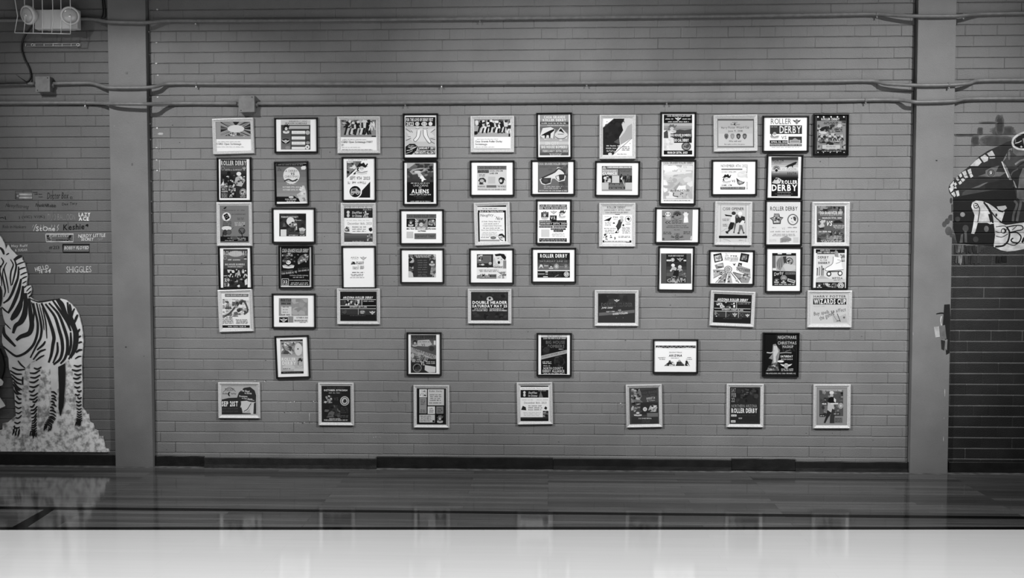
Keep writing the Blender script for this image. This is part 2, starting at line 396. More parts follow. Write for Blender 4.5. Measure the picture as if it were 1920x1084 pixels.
POSTERS = [
 ('A', (92, 112, 517, 477), 's', 245, 'silver framed poster with photo of hands reaching round a pale oval', [('r', 128, 150, 482, 326, 165)] + arms(330, 222, 78, 34, 150, 70, 17, 4, [35, 60, 150, 40, 90]) + [('e', 332, 222, 84, 38, 222), ('b', 250, 262, 420, 300, 14, 12, [40, 150, 220], 2), ('d', 140, 344, 398, 358, 200), ('t', 'CGRD Open Scrimmage', 140, 363, 386, 389, 118, 'r'), ('d', 140, 395, 426, 410, 208), ('r', 130, 447, 480, 452, 180)], 8),
 ('A', (713, 108, 1152, 463), 'k', 244, 'black framed season schedule sheet with stacked white bars', [('r', 782, 135, 1078, 430, 165), ('r', 782, 135, 1078, 182, 205), ('t', '2023', 862, 137, 925, 154, 110, 'b'), ('t', 'FIRST HALF', 930, 138, 1045, 153, 165), ('t', 'SEASON SCHEDULE', 825, 158, 1042, 177, 90, 'b'), ('r', 785, 184, 1075, 428, 62), ('f', 785, 184, 880, 428, 70, 130, 6)] + [('r', 860 if i == 0 else 890, y, 1064 if i == 0 else 1025, y + 30, 232 if i else 196) for i, y in enumerate((193, 242, 298, 350))] + [('r', 890, 402, 1025, 426, 232)] + [('r', 890, y, 1025, y + 11, 120) for y in (274, 330, 382)] + [('d', 905, y, 1005, y + 14, 205) for y in (250, 306, 358)] + [('m', 795, 172, 875, 270, 26, 226), ('w', 788, 322, 872, 368, 225, 150), ('e', 832, 346, 42, 26, 30), ('w', 792, 328, 870, 366, 228, 120), ('e', 1050, 260, 22, 22, 190), ('e', 1050, 310, 22, 20, 90), ('e', 1052, 362, 20, 16, 170), ('e', 1048, 405, 22, 22, 232), ('p', [(1042, 395), (1058, 405), (1042, 415)], 60), ('e', 850, 410, 24, 16, 150)]),
 ('A', (1343, 97, 1775, 467), 's', 246, 'silver framed photo poster of a skater pack, two line caption', [('r', 1378, 132, 1735, 305, 150), ('f', 1378, 132, 1735, 190, 130, 170, 3), ('b', 1380, 134, 1733, 180, 30, 16, [50, 90, 200, 120], 5), ('r', 1378, 232, 1735, 304, 160), ('c', 1440, 138, 1660, 290, 11, 3, [22, 40, 200, 60, 225]), ('c', 1664, 145, 1730, 240, 2, 9, [215, 230]), ('r', 1690, 292, 1732, 302, 30), ('d', 1390, 322, 1645, 337, 205), ('t', 'CGRD Open Scrimmage PART', 1388, 343, 1700, 369, 112), ('t', '2!', 1388, 374, 1412, 392, 112), ('d', 1390, 400, 1585, 414, 208), ('d', 1380, 424, 1730, 436, 150)]),
 ('A', (138, 505, 487, 950), 'k', 246, 'black framed dark poster, bold title over two helmeted skaters', [('r', 178, 528, 440, 916, 44), ('f', 178, 590, 440, 700, 95, 40, 4), ('t', 'ROLLER DERBY', 184, 540, 437, 588, 214, 'h'), ('t', 'GOTH vs. GLAM BOUT', 225, 622, 395, 640, 190, 'b'), ('d', 225, 602, 390, 614, 150), ('o', 202, 617, 17, 19, 4, 170), ('w', 396, 598, 434, 640, 190, 60),
   ('e', 262, 665, 18, 20, 20), ('p', [(215, 760), (230, 690), (262, 670), (300, 700), (330, 760), (320, 830), (230, 840)], 24), ('b', 195, 680, 320, 800, 26, 14, [20, 225, 120, 30, 200], 8), ('e', 362, 672, 24, 20, 230), ('p', [(320, 760), (330, 710), (365, 690), (410, 705), (425, 740), (390, 800), (340, 790)], 190), ('b', 330, 690, 425, 780, 18, 14, [230, 150, 60, 210], 9), ('p', [(180, 790), (210, 740), (215, 790)], 225), ('r', 260, 790, 330, 840, 140), ('b', 260, 785, 330, 845, 10, 12, [90, 215, 30], 3), ('c', 270, 850, 340, 912, 3, 5, [30, 205, 26]),
   ('t', 'SATURDAY', 185, 795, 252, 812, 222, 'b'), ('t', 'MAY 5', 195, 818, 246, 834, 222, 'b'), ('t', '4:00PM', 190, 840, 250, 858, 222, 'b'), ('d', 190, 866, 250, 910, 200, 4), ('e', 405, 855, 34, 36, 190), ('o', 405, 855, 30, 32, 5, 40), ('b', 385, 835, 425, 875, 8, 10, [40, 220], 4), ('d', 375, 890, 438, 910, 210, 2)]),
 ('A', (712, 545, 1062, 988), 'k', 240, 'black framed grey poster with big pale moon disc holding script', [('r', 735, 570, 1043, 952, 140), ('f', 735, 596, 1043, 920, 118, 160, 6), ('r', 735, 568, 1043, 597, 22), ('d', 742, 574, 1036, 588, 170), ('e', 888, 688, 83, 84, 226), ('t', 'A DERBY', 825, 632, 950, 655, 130, 'r'), ('t', 'vs', 880, 660, 918, 684, 40, 'b'), ('t', 'CHRISTMAS', 820, 688, 958, 710, 150, 'r'), ('l', [(815, 745), (860, 728), (900, 745), (950, 725)], 14, 60), ('d', 835, 735, 945, 752, 70), ('d', 838, 768, 945, 780, 215),
   ('t', 'OCTOBER 19TH, 2024', 800, 797, 965, 815, 226, 'h'), ('t', 'OCTOBER 20TH, 2024', 802, 824, 968, 842, 226, 'h'), ('e', 1008, 612, 26, 18, 222), ('p', [(985, 630), (1000, 600), (1030, 590), (1025, 630)], 225), ('b', 745, 610, 800, 640, 6, 10, [100, 90], 5), ('p', [(738, 920), (738, 900), (860, 900), (880, 885), (920, 895), (950, 920)], 24), ('e', 885, 905, 24, 14, 212), ('r', 738, 915, 975, 952, 18), ('p', [(975, 952), (940, 880), (985, 850), (995, 790), (1015, 790), (1035, 850), (1041, 952)], 206), ('b', 950, 800, 1035, 945, 14, 16, [225, 190, 160], 6), ('t', 'CASA GRANDE', 825, 920, 936, 934, 225, 'h'), ('d', 840, 938, 930, 950, 220)], 5),
 ('A', (1388, 502, 1735, 948), 'k', 246, 'black framed white poster with jeep badge and dark corner triangle', [('d', 1450, 526, 1650, 538, 110), ('p', [(1440, 545), (1590, 545), (1560, 600), (1440, 715)], 120), ('b', 1440, 548, 1540, 700, 26, 22, [30, 215, 60, 235, 150], 11), ('p', [(1440, 716), (1440, 735), (1560, 620), (1540, 620)], 246), ('m', 1520, 555, 1660, 680, 32, 226), ('t', 'SEPT 9TH', 1473, 700, 1588, 732, 82, 'r'), ('t', '2023', 1608, 700, 1673, 732, 82, 'r'), ('t', '3PM  4 PM', 1494, 750, 1596, 770, 130, 'r'), ('d', 1450, 748, 1480, 775, 160, 2), ('d', 1602, 748, 1636, 775, 160, 2),
   ('p', [(1675, 750), (1675, 910), (1555, 910), (1580, 855)], 34), ('e', 1525, 850, 68, 66, 246), ('e', 1525, 850, 57, 57, 26), ('p', [(1480, 850), (1490, 822), (1540, 815), (1560, 840), (1580, 845), (1582, 868), (1480, 868)], 186), ('e', 1495, 872, 14, 14, 200), ('e', 1550, 868, 14, 14, 200), ('e', 1495, 872, 7, 7, 40), ('e', 1550, 868, 7, 7, 40), ('r', 1495, 826, 1530, 845, 60)]),
 ('B', (80, 68, 435, 523), 'k', 242, 'black framed comic burst poster with thick lettering top and bottom', [('r', 108, 104, 407, 480, 205), ('r', 108, 104, 407, 196, 18), ('t', 'FOR THE LOVE OF DERBY FEST', 114, 115, 384, 147, 238, 'h'), ('t', '2023', 117, 152, 190, 192, 238, 'h'), ('e', 226, 172, 22, 20, 235), ('e', 295, 172, 30, 20, 235), ('e', 358, 172, 20, 20, 235), ('d', 208, 158, 246, 186, 60, 3), ('d', 270, 158, 322, 186, 60, 3), ('p', [(110, 240), (170, 260), (160, 225), (215, 230), (235, 200), (260, 225), (300, 205), (340, 230), (400, 215), (370, 265), (402, 300), (350, 310), (360, 350), (300, 350), (180, 350), (150, 320), (112, 320), (140, 285)], 224)]
   + [('l', [(x, y), (x2, y2)], 5, 50) for x, y, x2, y2 in ((110, 220, 160, 255), (112, 340, 165, 315), (405, 225, 360, 260), (405, 330, 355, 318), (180, 260, 165, 240), (130, 300, 160, 300), (400, 370, 345, 340))] + [('p', [(225, 235), (262, 235), (245, 310), (210, 345), (190, 330), (215, 300)], 242), ('p', [(285, 225), (322, 225), (330, 290), (362, 345), (355, 370), (290, 290)], 242), ('l', [(225, 235), (215, 300), (188, 335), (210, 350), (250, 300), (262, 238)], 5, 70), ('l', [(285, 228), (290, 290), (340, 365), (364, 355), (330, 290), (322, 228)], 5, 70), ('e', 230, 210, 18, 14, 220), ('e', 305, 208, 26, 16, 210), ('l', [(210, 215), (230, 222), (250, 214)], 4, 60), ('l', [(280, 216), (305, 226), (332, 214)], 4, 60),
   ('p', [(108, 480), (108, 400), (150, 372), (200, 372), (232, 400), (215, 440), (170, 480)], 22), ('l', [(120, 440), (160, 432), (220, 400)], 6, 220), ('l', [(112, 470), (150, 455), (180, 440)], 5, 200), ('d', 135, 384, 205, 398, 210), ('w', 130, 395, 205, 425, 200, 50), ('r', 235, 400, 405, 436, 20), ('t', 'JANUARY 21ST', 240, 403, 400, 434, 240, 'h'), ('r', 200, 442, 405, 476, 20), ('t', 'MINI BOUTS ALL DAY', 205, 444, 402, 473, 240, 'h')]),
 ('B', (757, 92, 1195, 458), 's', 246, 'silver framed photo poster of a skater pack, short club caption', [('r', 795, 128, 1156, 302, 175), ('r', 795, 128, 1156, 190, 140), ('b', 797, 130, 1154, 185, 34, 16, [40, 90, 70, 190], 15), ('r', 795, 240, 1156, 300, 185), ('e', 822, 162, 16, 26, 220), ('c', 850, 140, 1150, 270, 14, 13, [24, 34, 215, 50, 230]), ('p', [(797, 248), (825, 245), (832, 270), (815, 282), (797, 280)], 26), ('r', 1140, 270, 1154, 300, 30), ('d', 806, 318, 1050, 330, 205), ('t', 'Casa Grande Roller Derby', 806, 338, 1076, 362, 112), ('t', 'Scrimmage', 806, 366, 925, 390, 112), ('d', 806, 395, 1005, 410, 208), ('r', 795, 418, 1156, 424, 190)]),
 ('B', (1415, 60, 1775, 520), 'k', 244, 'black framed poster with scorpion and spade badges on grey tone', [('f', 1450, 78, 1740, 488, 165, 110, 7), ('f', 1450, 200, 1740, 380, 110, 205, 6), ('f', 1450, 380, 1740, 488, 170, 100, 4), ('t', 'CASA GRANDE', 1492, 92, 1705, 118, 232, 'h'), ('t', 'ROLLER DERBY', 1480, 122, 1714, 148, 232, 'h'), ('r', 1455, 152, 1738, 178, 70), ('d', 1460, 156, 1732, 174, 225), ('d', 1520, 180, 1700, 192, 215), ('p', [(1455, 290), (1480, 215), (1560, 205), (1605, 225), (1580, 320), (1500, 330)], 222), ('p', [(1460, 290), (1500, 265), (1550, 240), (1590, 225), (1600, 215), (1596, 240), (1560, 268), (1556, 318), (1546, 318), (1540, 285), (1520, 285), (1512, 318), (1502, 318), (1500, 288)], 30), ('d', 1490, 306, 1580, 326, 160),
   ('p', [(1600, 275), (1660, 205), (1730, 275), (1725, 320), (1670, 318), (1675, 342), (1645, 342), (1650, 318), (1605, 318)], 215), ('p', [(1640, 245), (1662, 215), (1700, 270), (1665, 250)], 36), ('l', [(1605, 300), (1640, 320), (1690, 318), (1725, 295)], 6, 60), ('l', [(1630, 275), (1690, 275)], 5, 80), ('t', 'SIN CITY', 1508, 350, 1640, 384, 226, 'b'), ('t', 'VS', 1665, 352, 1700, 374, 210, 'b'), ('t', 'BIG HOUSE BOMBERS', 1468, 390, 1726, 418, 232, 'h'), ('t', 'FEBRUARY 25TH, 2023', 1480, 434, 1730, 458, 228, 'b'), ('d', 1545, 466, 1670, 486, 222, 2)], 3),
 ('B', (78, 542, 433, 988), 'k', 244, 'black framed space poster with flying saucer beaming over black', [('r', 122, 566, 390, 956, 20), ('f', 122, 566, 390, 755, 120, 60, 6), ('b', 124, 570, 388, 740, 30, 26, [80, 105, 60, 140, 40], 21), ('p', [(122, 566), (210, 566), (150, 610), (122, 620)], 190), ('p', [(150, 650), (180, 625), (260, 612), (320, 618), (300, 645), (240, 672), (180, 680)], 180), ('p', [(170, 655), (220, 632), (290, 622), (280, 642), (220, 662)], 60), ('e', 230, 652, 34, 12, 215), ('p', [(225, 660), (250, 655), (290, 700), (240, 705)], 205), ('p', [(262, 690), (285, 695), (300, 720), (318, 730), (290, 735), (285, 750), (270, 752), (268, 725), (250, 715)], 236), ('d', 155, 757, 365, 772, 225), ('t', 'UNICORNS', 186, 778, 335, 800, 200, 'r'), ('t', 'vs', 240, 805, 266, 820, 210, 'b'), ('t', 'ALIENS', 168, 826, 342, 868, 236, 'h'), ('t', 'FRIDAY SEPT 8, 2023 5PM', 152, 874, 362, 888, 230, 'b'), ('d', 190, 892, 320, 904, 130), ('d', 215, 906, 290, 924, 90, 2), ('d', 145, 940, 366, 953, 215)]),
 ('B', (750, 540, 1198, 897), 'k', 246, 'black framed white matted flyer with warrior helmet and horse heads', [('r', 825, 590, 1120, 840, 214), ('r', 825, 592, 1118, 630, 130), ('t', 'CASA GRANDE ROLLER DERBY', 840, 597, 1112, 623, 76, 'b'), ('r', 828, 632, 942, 664, 110), ('t', '10/7/23', 834, 636, 940, 662, 36, 'b'), ('t', 'DOORS OPEN 5PM', 948, 634, 1080, 652, 50, 'b'), ('t', 'GAME 6PM', 948, 658, 1030, 676, 50, 'b'), ('d', 840, 672, 910, 700, 70, 2), ('p', [(835, 740), (850, 715), (890, 710), (915, 735), (912, 760), (895, 750), (880, 765), (895, 775), (870, 780), (845, 778), (850, 755)], 66), ('e', 872, 742, 22, 16, 190), ('r', 934, 700, 1006, 770, 200), ('p', [(1040, 720), (1060, 704), (1095, 712), (1110, 745), (1095, 730), (1090, 760), (1075, 776), (1055, 775), (1040, 745)], 40), ('e', 1062, 742, 14, 16, 205), ('t', 'WARRIORS', 830, 790, 906, 808, 46, 'b'), ('r', 918, 786, 1018, 810, 120), ('t', 'THE WORLD', 1028, 788, 1112, 808, 46, 'b'), ('t', '798 N PICACHO AVE. CASA GRANDE AZ 85122', 832, 822, 1110, 836, 50, 'b')]),
 ('B', (1360, 535, 1805, 888), 'k', 246, 'black framed poster with tilted pair of sunglasses on grey', [('r', 1432, 556, 1735, 858, 118), ('b', 1640, 560, 1733, 855, 22, 40, [100, 84, 96], 25), ('r', 1432, 560, 1735, 584, 104), ('t', 'CASA GRANDE ROLLER DERBY', 1436, 563, 1730, 583, 214, 'b'), ('t', 'SATURDAY, AUGUST 12TH', 1450, 594, 1660, 612, 158), ('t', '2023', 1535, 620, 1575, 638, 150), ('p', [(1448, 728), (1600, 655), (1630, 605), (1655, 612), (1715, 672), (1700, 740), (1640, 752), (1600, 720), (1575, 720), (1560, 770), (1500, 785), (1465, 770)], 226), ('l', [(1470, 715), (1600, 655), (1640, 620), (1690, 650), (1712, 690)], 14, 60), ('p', [(1460, 732), (1480, 714), (1565, 712), (1560, 760), (1510, 778), (1475, 765)], 66), ('p', [(1606, 698), (1650, 678), (1702, 676), (1694, 728), (1650, 744), (1615, 725)], 62), ('p', [(1612, 700), (1640, 690), (1648, 735), (1625, 728)], 220), ('e', 1510, 740, 26, 16, 90), ('d', 1480, 790, 1690, 824, 190, 2), ('r', 1432, 832, 1735, 854, 96), ('t', '798 N PICACHO AVE, CASA GRANDE AZ, 85122', 1442, 835, 1724, 851, 220, 'b')]),
 ('C', (185, 82, 553, 533), 's', 244, 'silver framed poster split by a diagonal dark starry photo', [('p', [(220, 212), (330, 122), (440, 122), (430, 240), (385, 310), (392, 390), (320, 492), (220, 492)], 38), ('b', 240, 140, 420, 370, 20, 30, [44, 52, 34], 27), ('p', [(440, 122), (515, 122), (515, 318), (392, 392), (385, 310), (425, 240), (410, 180)], 214), ('p', [(470, 200), (515, 170), (515, 318), (400, 388), (390, 320), (440, 260)], 186), ('b', 408, 135, 440, 200, 10, 12, [40, 120, 215], 6), ('p', [(330, 360), (385, 320), (390, 385)], 100), ('d', 250, 386, 400, 408, 210, 1), ('d', 240, 412, 380, 432, 215, 1), ('d', 250, 438, 345, 462, 205, 2), ('e', 390, 405, 12, 14, 225), ('e', 292, 482, 20, 12, 225), ('d', 410, 400, 500, 448, 120, 3), ('d', 360, 476, 470, 488, 165), ('e', 260, 154, 4, 4, 90), ('e', 495, 375, 4, 4, 90), ('l', [(220, 215), (332, 122)], 5, 120), ('l', [(318, 492), (515, 320)], 5, 130)]),
 ('C', (803, 55, 1168, 522), 'k', 246, 'black framed poster, mascot over desert hills and black title boxes', [('r', 838, 82, 1126, 488, 220), ('r', 838, 82, 1126, 168, 20), ('t', 'CASA GRANDE ROLLER DERBY', 872, 85, 1112, 102, 232, 'b'), ('d', 846, 116, 945, 134, 226), ('d', 1020, 116, 1124, 134, 226), ('w', 950, 104, 1016, 144, 230, 80), ('d', 862, 144, 1118, 162, 226), ('r', 838, 170, 1126, 238, 178), ('f', 838, 172, 1126, 240, 190, 150, 3), ('p', [(838, 262), (870, 240), (900, 255), (1000, 232), (1050, 240), (1120, 228), (1126, 320), (838, 320)], 84), ('r', 838, 320, 1126, 446, 226), ('b', 840, 325, 950, 440, 12, 30, [232, 214, 205], 8), ('m', 865, 175, 975, 270, 120, 214), ('p', [(885, 330), (880, 270), (905, 248), (935, 262), (925, 330)], 226), ('r', 905, 272, 1120, 312, 30), ('t', 'BIG HOUSE BOMBERS', 908, 277, 1116, 304, 234, 'h'), ('t', 'VS', 1005, 300, 1030, 332, 205, 'b'), ('r', 942, 318, 1122, 368, 30), ('t', 'SO CAL DERBY', 946, 327, 1092, 357, 238, 'h'), ('e', 1066, 404, 48, 44, 40), ('e', 1066, 404, 40, 36, 140), ('b', 1035, 380, 1098, 430, 8, 14, [170, 90], 3), ('r', 838, 446, 1126, 487, 22), ('t', 'MARCH 25TH, 2023', 876, 456, 1078, 483, 238, 'h')], -2),
 ('D', (98, 80, 545, 458), 's', 200, 'silver framed parchment sheet with wavy script and four small shields', [('r', 138, 126, 508, 413, 96), ('r', 142, 142, 500, 404, 192), ('f', 150, 150, 494, 398, 196, 208, 4), ('d', 285, 152, 345, 164, 100), ('e', 318, 178, 16, 12, 40), ('e', 324, 178, 9, 8, 200), ('t', 'Bone Coven', 272, 172, 364, 188, 90), ('t', 'Harry Potter Wizard Cup', 175, 200, 458, 230, 60, 'r', 1), ('t', 'June 9, 2018', 244, 238, 392, 262, 62, 'r')]
   + [('p', [(cx - 22, 290), (cx - 12, 274), (cx + 12, 274), (cx + 22, 290), (cx + 18, 316), (cx, 334), (cx - 18, 316)], g) for cx, g in ((227, 118), (289, 158), (350, 66), (413, 100))] + [('p', [(cx - 11, 292), (cx + 11, 292), (cx + 8, 312), (cx, 320), (cx - 8, 312)], g) for cx, g in ((227, 90), (289, 176), (350, 140), (413, 150))] + [('t', 'Who will win?', 252, 342, 378, 360, 80), ('t', 'Buy spells to affect the games', 208, 376, 414, 392, 76)], 6),
 ('D', (597, 92, 1065, 463), 'k', 246, 'black framed white poster with outlined title and black title block', [('t', 'ROLLER', 680, 122, 886, 178, 150, 'r'), ('w', 900, 122, 985, 178, 90, 215), ('r', 670, 190, 996, 278, 62), ('t', 'DERBY', 768, 197, 986, 270, 230, 'b'), ('d', 672, 198, 750, 212, 200), ('m', 665, 225, 770, 325, 60, 190), ('t', 'VS', 785, 298, 838, 330, 52, 'r'), ('r', 858, 304, 994, 372, 60), ('p', [(895, 340), (910, 325), (925, 318), (945, 330), (960, 340)], 170), ('r', 868, 338, 980, 368, 190), ('r', 880, 346, 968, 360, 150), ('r', 668, 342, 850, 376, 26), ('t', 'APRIL 22, 2023', 680, 350, 846, 370, 232, 'h'), ('r', 668, 380, 994, 402, 60), ('t', '798 N PICACHO AVE, CASA GRANDE AZ, 85122', 674, 384, 988, 398, 220, 'b'), ('d', 672, 406, 988, 420, 190)]),
 ('D', (1115, 72, 1470, 497), 'k', 16, 'all black framed poster with dotted light bulb border, busy centre', [('r', 1148, 95, 1442, 476, 22), ('r', 1148, 145, 1440, 442, 150), ('b', 1150, 148, 1438, 440, 70, 24, [60, 185, 200, 110, 90, 165, 40], 41), ('t', 'ROLLER DERBY', 1192, 116, 1376, 140, 232, 'h'), ('d', 1215, 152, 1375, 180, 60, 2), ('p', [(1170, 235), (1200, 210), (1240, 200), (1250, 195), (1240, 225), (1215, 240), (1200, 250)], 30), ('r', 1270, 232, 1312, 268, 90), ('d', 1275, 236, 1308, 264, 210, 2), ('d', 1330, 205, 1410, 260, 50, 3), ('e', 1210, 265, 38, 14, 205), ('c', 1165, 280, 1420, 350, 10, 8, [50, 200, 40, 90, 210]), ('d', 1165, 355, 1400, 375, 60, 1), ('r', 1200, 390, 1380, 430, 200), ('d', 1240, 396, 1340, 416, 90, 2), ('r', 1148, 440, 1440, 476, 20), ('d', 1180, 446, 1405, 458, 200)] + [('e', x, 105, 8, 8, 240) for x in (1157, 1215, 1290, 1355, 1420)] + [('e', x, 465, 6, 5, 220) for x in (1157, 1212, 1282, 1350, 1422)]),
 ('C', (137, 552, 597, 915), 'k', 246, 'black framed clinic flyer with three blank pale squares', [('r', 208, 604, 516, 858, 130), ('r', 260, 602, 516, 628, 170), ('r', 210, 604, 255, 640, 60), ('e', 232, 622, 18, 14, 190), ('d', 265, 606, 512, 624, 230), ('r', 210, 630, 375, 700, 165), ('r', 255, 630, 516, 636, 22), ('t', 'FRAMEWORK', 216, 644, 356, 660, 222, 'b'), ('t', 'CLINICS', 214, 666, 360, 692, 236, 'h'), ('r', 376, 634, 384, 702, 20), ('r', 386, 640, 516, 702, 120), ('d', 392, 646, 510, 666, 50, 2), ('r', 210, 702, 516, 772, 28), ('p', [(235, 770), (240, 720), (255, 690), (275, 710), (300, 735), (300, 770)], 200), ('b', 225, 690, 300, 770, 12, 14, [225, 60, 190], 7), ('c', 395, 690, 505, 770, 4, 17, [60, 40, 120, 90]), ('p', [(395, 735), (420, 705), (415, 745)], 220), ('r', 312, 702, 386, 776, 206), ('r', 210, 772, 276, 842, 200), ('r', 446, 772, 516, 842, 200), ('r', 280, 778, 444, 840, 70), ('d', 285, 782, 440, 798, 170, 1), ('r', 280, 802, 444, 812, 150), ('d', 285, 818, 440, 836, 170, 1), ('l', [(420, 745), (440, 800)], 10, 190), ('r', 210, 842, 516, 857, 170)], -3),
 ('C', (795, 540, 1165, 1000), 'k', 244, 'black framed very pale cloud poster with faint lettering', [('r', 828, 562, 1140, 965, 228), ('r', 832, 590, 1132, 940, 190), ('f', 832, 590, 1132, 760, 184, 204, 4), ('b', 834, 595, 1130, 935, 34, 48, [200, 214, 222, 186, 230], 43), ('b', 834, 596, 1130, 650, 10, 44, [236, 228], 44), ('p', [(835, 680), (900, 660), (1000, 662), (1120, 655), (1120, 675), (980, 690), (880, 700)], 226), ('t', 'CASA GRANDE ROLLER DERBY', 832, 564, 1136, 582, 96, 'r'), ('d', 852, 720, 940, 768, 222, 3), ('p', [(935, 830), (1005, 760), (1000, 790), (960, 850)], 168), ('t', 'An 8 HUNDRED', 905, 842, 1098, 862, 72, 'r', 1), ('l', [(940, 875), (935, 905), (985, 915)], 8, 50), ('b', 1000, 868, 1070, 915, 10, 9, [70, 130, 200], 4), ('d', 830, 948, 1122, 960, 120)], -3),
 ('D', (78, 540, 540, 905), 'k', 246, 'black framed white flyer with two mascot drawings and side lettering', [('t', 'NOVEMBER 4TH, 2023', 172, 588, 442, 620, 70, 'r'), ('r', 176, 630, 390, 644, 130), ('t', 'DOORS OPEN 3PM', 178, 656, 326, 674, 100), ('e', 385, 690, 48, 34, 226), ('b', 340, 650, 430, 720, 8, 22, [214, 222, 232], 3), ('t', 'GAME: 4 PM', 178, 790, 282, 808, 96, 'b'), ('t', 'CITY PROUD', 380, 662, 492, 676, 110, 'r', 90), ('t', 'BIG HOUSE', 400, 796, 474, 808, 90, 'r', 90), ('m', 175, 682, 282, 784, 36, 222), ('t', 'VS', 282, 744, 316, 768, 60, 'b'), ('p', [(328, 725), (355, 745), (400, 765), (418, 762), (400, 785), (360, 798), (340, 785)], 80), ('e', 368, 770, 26, 18, 190), ('o', 368, 770, 20, 14, 4, 50), ('l', [(330, 728), (345, 770)], 5, 40), ('r', 166, 816, 418, 842, 70), ('t', '798 N PICACHO AVE, CASA GRANDE, AZ 85122', 172, 821, 412, 836, 205, 'b')]),
 ('D', (635, 485, 1005, 945), 'k', 246, 'black framed poster fading to black with scorpion and fan emblems', [('f', 684, 512, 958, 700, 70, 232, 3), ('f', 684, 545, 958, 640, 150, 226, 4), ('f', 684, 640, 958, 730, 215, 24, 7), ('r', 684, 728, 955, 912, 18), ('r', 684, 512, 958, 530, 56), ('t', 'NORTH', 692, 536, 808, 558, 66, 'h'), ('d', 705, 560, 800, 580, 120, 2), ('p', [(820, 612), (850, 595), (900, 572), (935, 560), (945, 565), (930, 588), (905, 600), (902, 625), (890, 605), (862, 610), (850, 628), (845, 612)], 30), ('t', 'VS', 792, 624, 822, 644, 170), ('t', 'TUCSON', 836, 622, 936, 648, 170, 'b'), ('t', 'SOUTH', 846, 664, 936, 690, 90, 'h')] + sun(736, 640, 42, 9, 40, 6) + [('e', 736, 648, 14, 14, 30), ('d', 705, 660, 770, 676, 190), ('e', 742, 766, 24, 20, 200), ('p', [(690, 775), (715, 745), (730, 722), (760, 725), (790, 745), (770, 778), (720, 782)], 205), ('b', 700, 728, 780, 780, 10, 12, [60, 150, 225], 6), ('t', 'ROLLER', 790, 748, 948, 786, 238, 'h'), ('t', 'DERBY', 688, 792, 946, 858, 240, 'h'), ('r', 745, 868, 882, 874, 150), ('d', 706, 878, 915, 894, 120, 1), ('r', 745, 898, 882, 906, 150)], -6),
 ('E', (135, 50, 495, 488), 's', 142, 'silver framed grey poster with two round trees on a black strip', [('r', 165, 90, 460, 455, 138), ('p', [(205, 112), (225, 98), (240, 92), (232, 112), (215, 118)], 24), ('t', 'Nightmare at the', 195, 122, 420, 140, 92, 'r', 0, .3), ('t', 'on Lindenstreet', 290, 158, 430, 176, 92, 'r', 0, .3), ('d', 345, 200, 425, 230, 96, 2), ('d', 320, 245, 425, 288, 206, 3), ('e', 238, 194, 44, 44, 226), ('p', [(208, 178), (245, 158), (272, 205), (232, 232)], 18), ('o', 240, 192, 14, 14, 4, 150), ('d', 200, 238, 290, 290, 40, 3), ('e', 240, 310, 50, 22, 220), ('e', 225, 352, 24, 30, 66), ('l', [(205, 350), (202, 400)], 10, 16), ('e', 262, 348, 26, 26, 105), ('o', 262, 348, 26, 26, 5, 60), ('e', 392, 336, 34, 32, 40), ('e', 392, 336, 28, 26, 112), ('l', [(368, 330), (390, 360), (398, 400)], 8, 18), ('l', [(415, 330), (400, 365)], 6, 30), ('l', [(290, 320), (310, 300)], 4, 90), ('e', 414, 284, 10, 6, 28), ('r', 178, 392, 455, 442, 14), ('e', 315, 406, 40, 18, 96), ('d', 215, 424, 315, 438, 190), ('d', 345, 400, 440, 434, 200, 2), ('d', 245, 404, 295, 414, 190)]),
 ('E', (688, 105, 1127, 460), 'k', 246, 'black framed white matted night flyer with big moon disc', [('r', 766, 162, 1034, 390, 58), ('b', 768, 164, 1032, 388, 34, 26, [40, 70, 90, 34, 110], 51), ('r', 940, 168, 1032, 230, 36), ('t', 'WARRIORS HAVE PARTY', 785, 188, 956, 206, 225, 'b'), ('e', 878, 240, 40, 42, 222), ('e', 902, 262, 16, 18, 40), ('p', [(860, 270), (885, 255), (905, 262), (930, 250), (945, 268), (925, 300), (880, 302)], 120), ('b', 865, 255, 945, 340, 14, 14, [205, 226, 150, 50], 7), ('t', 'Mystic', 920, 222, 988, 240, 220, 'r', 0, .3), ('p', [(800, 295), (815, 250), (830, 295)], 110), ('p', [(775, 315), (815, 296), (838, 318)], 40), ('r', 780, 322, 838, 388, 222), ('p', [(962, 310), (1000, 302), (1030, 318), (1020, 340), (970, 340)], 205), ('e', 994, 352, 26, 18, 150), ('r', 840, 345, 950, 372, 70), ('t', 'OCTOBER 21', 862, 374, 948, 386, 226, 'b'), ('d', 974, 374, 1024, 388, 200)]),
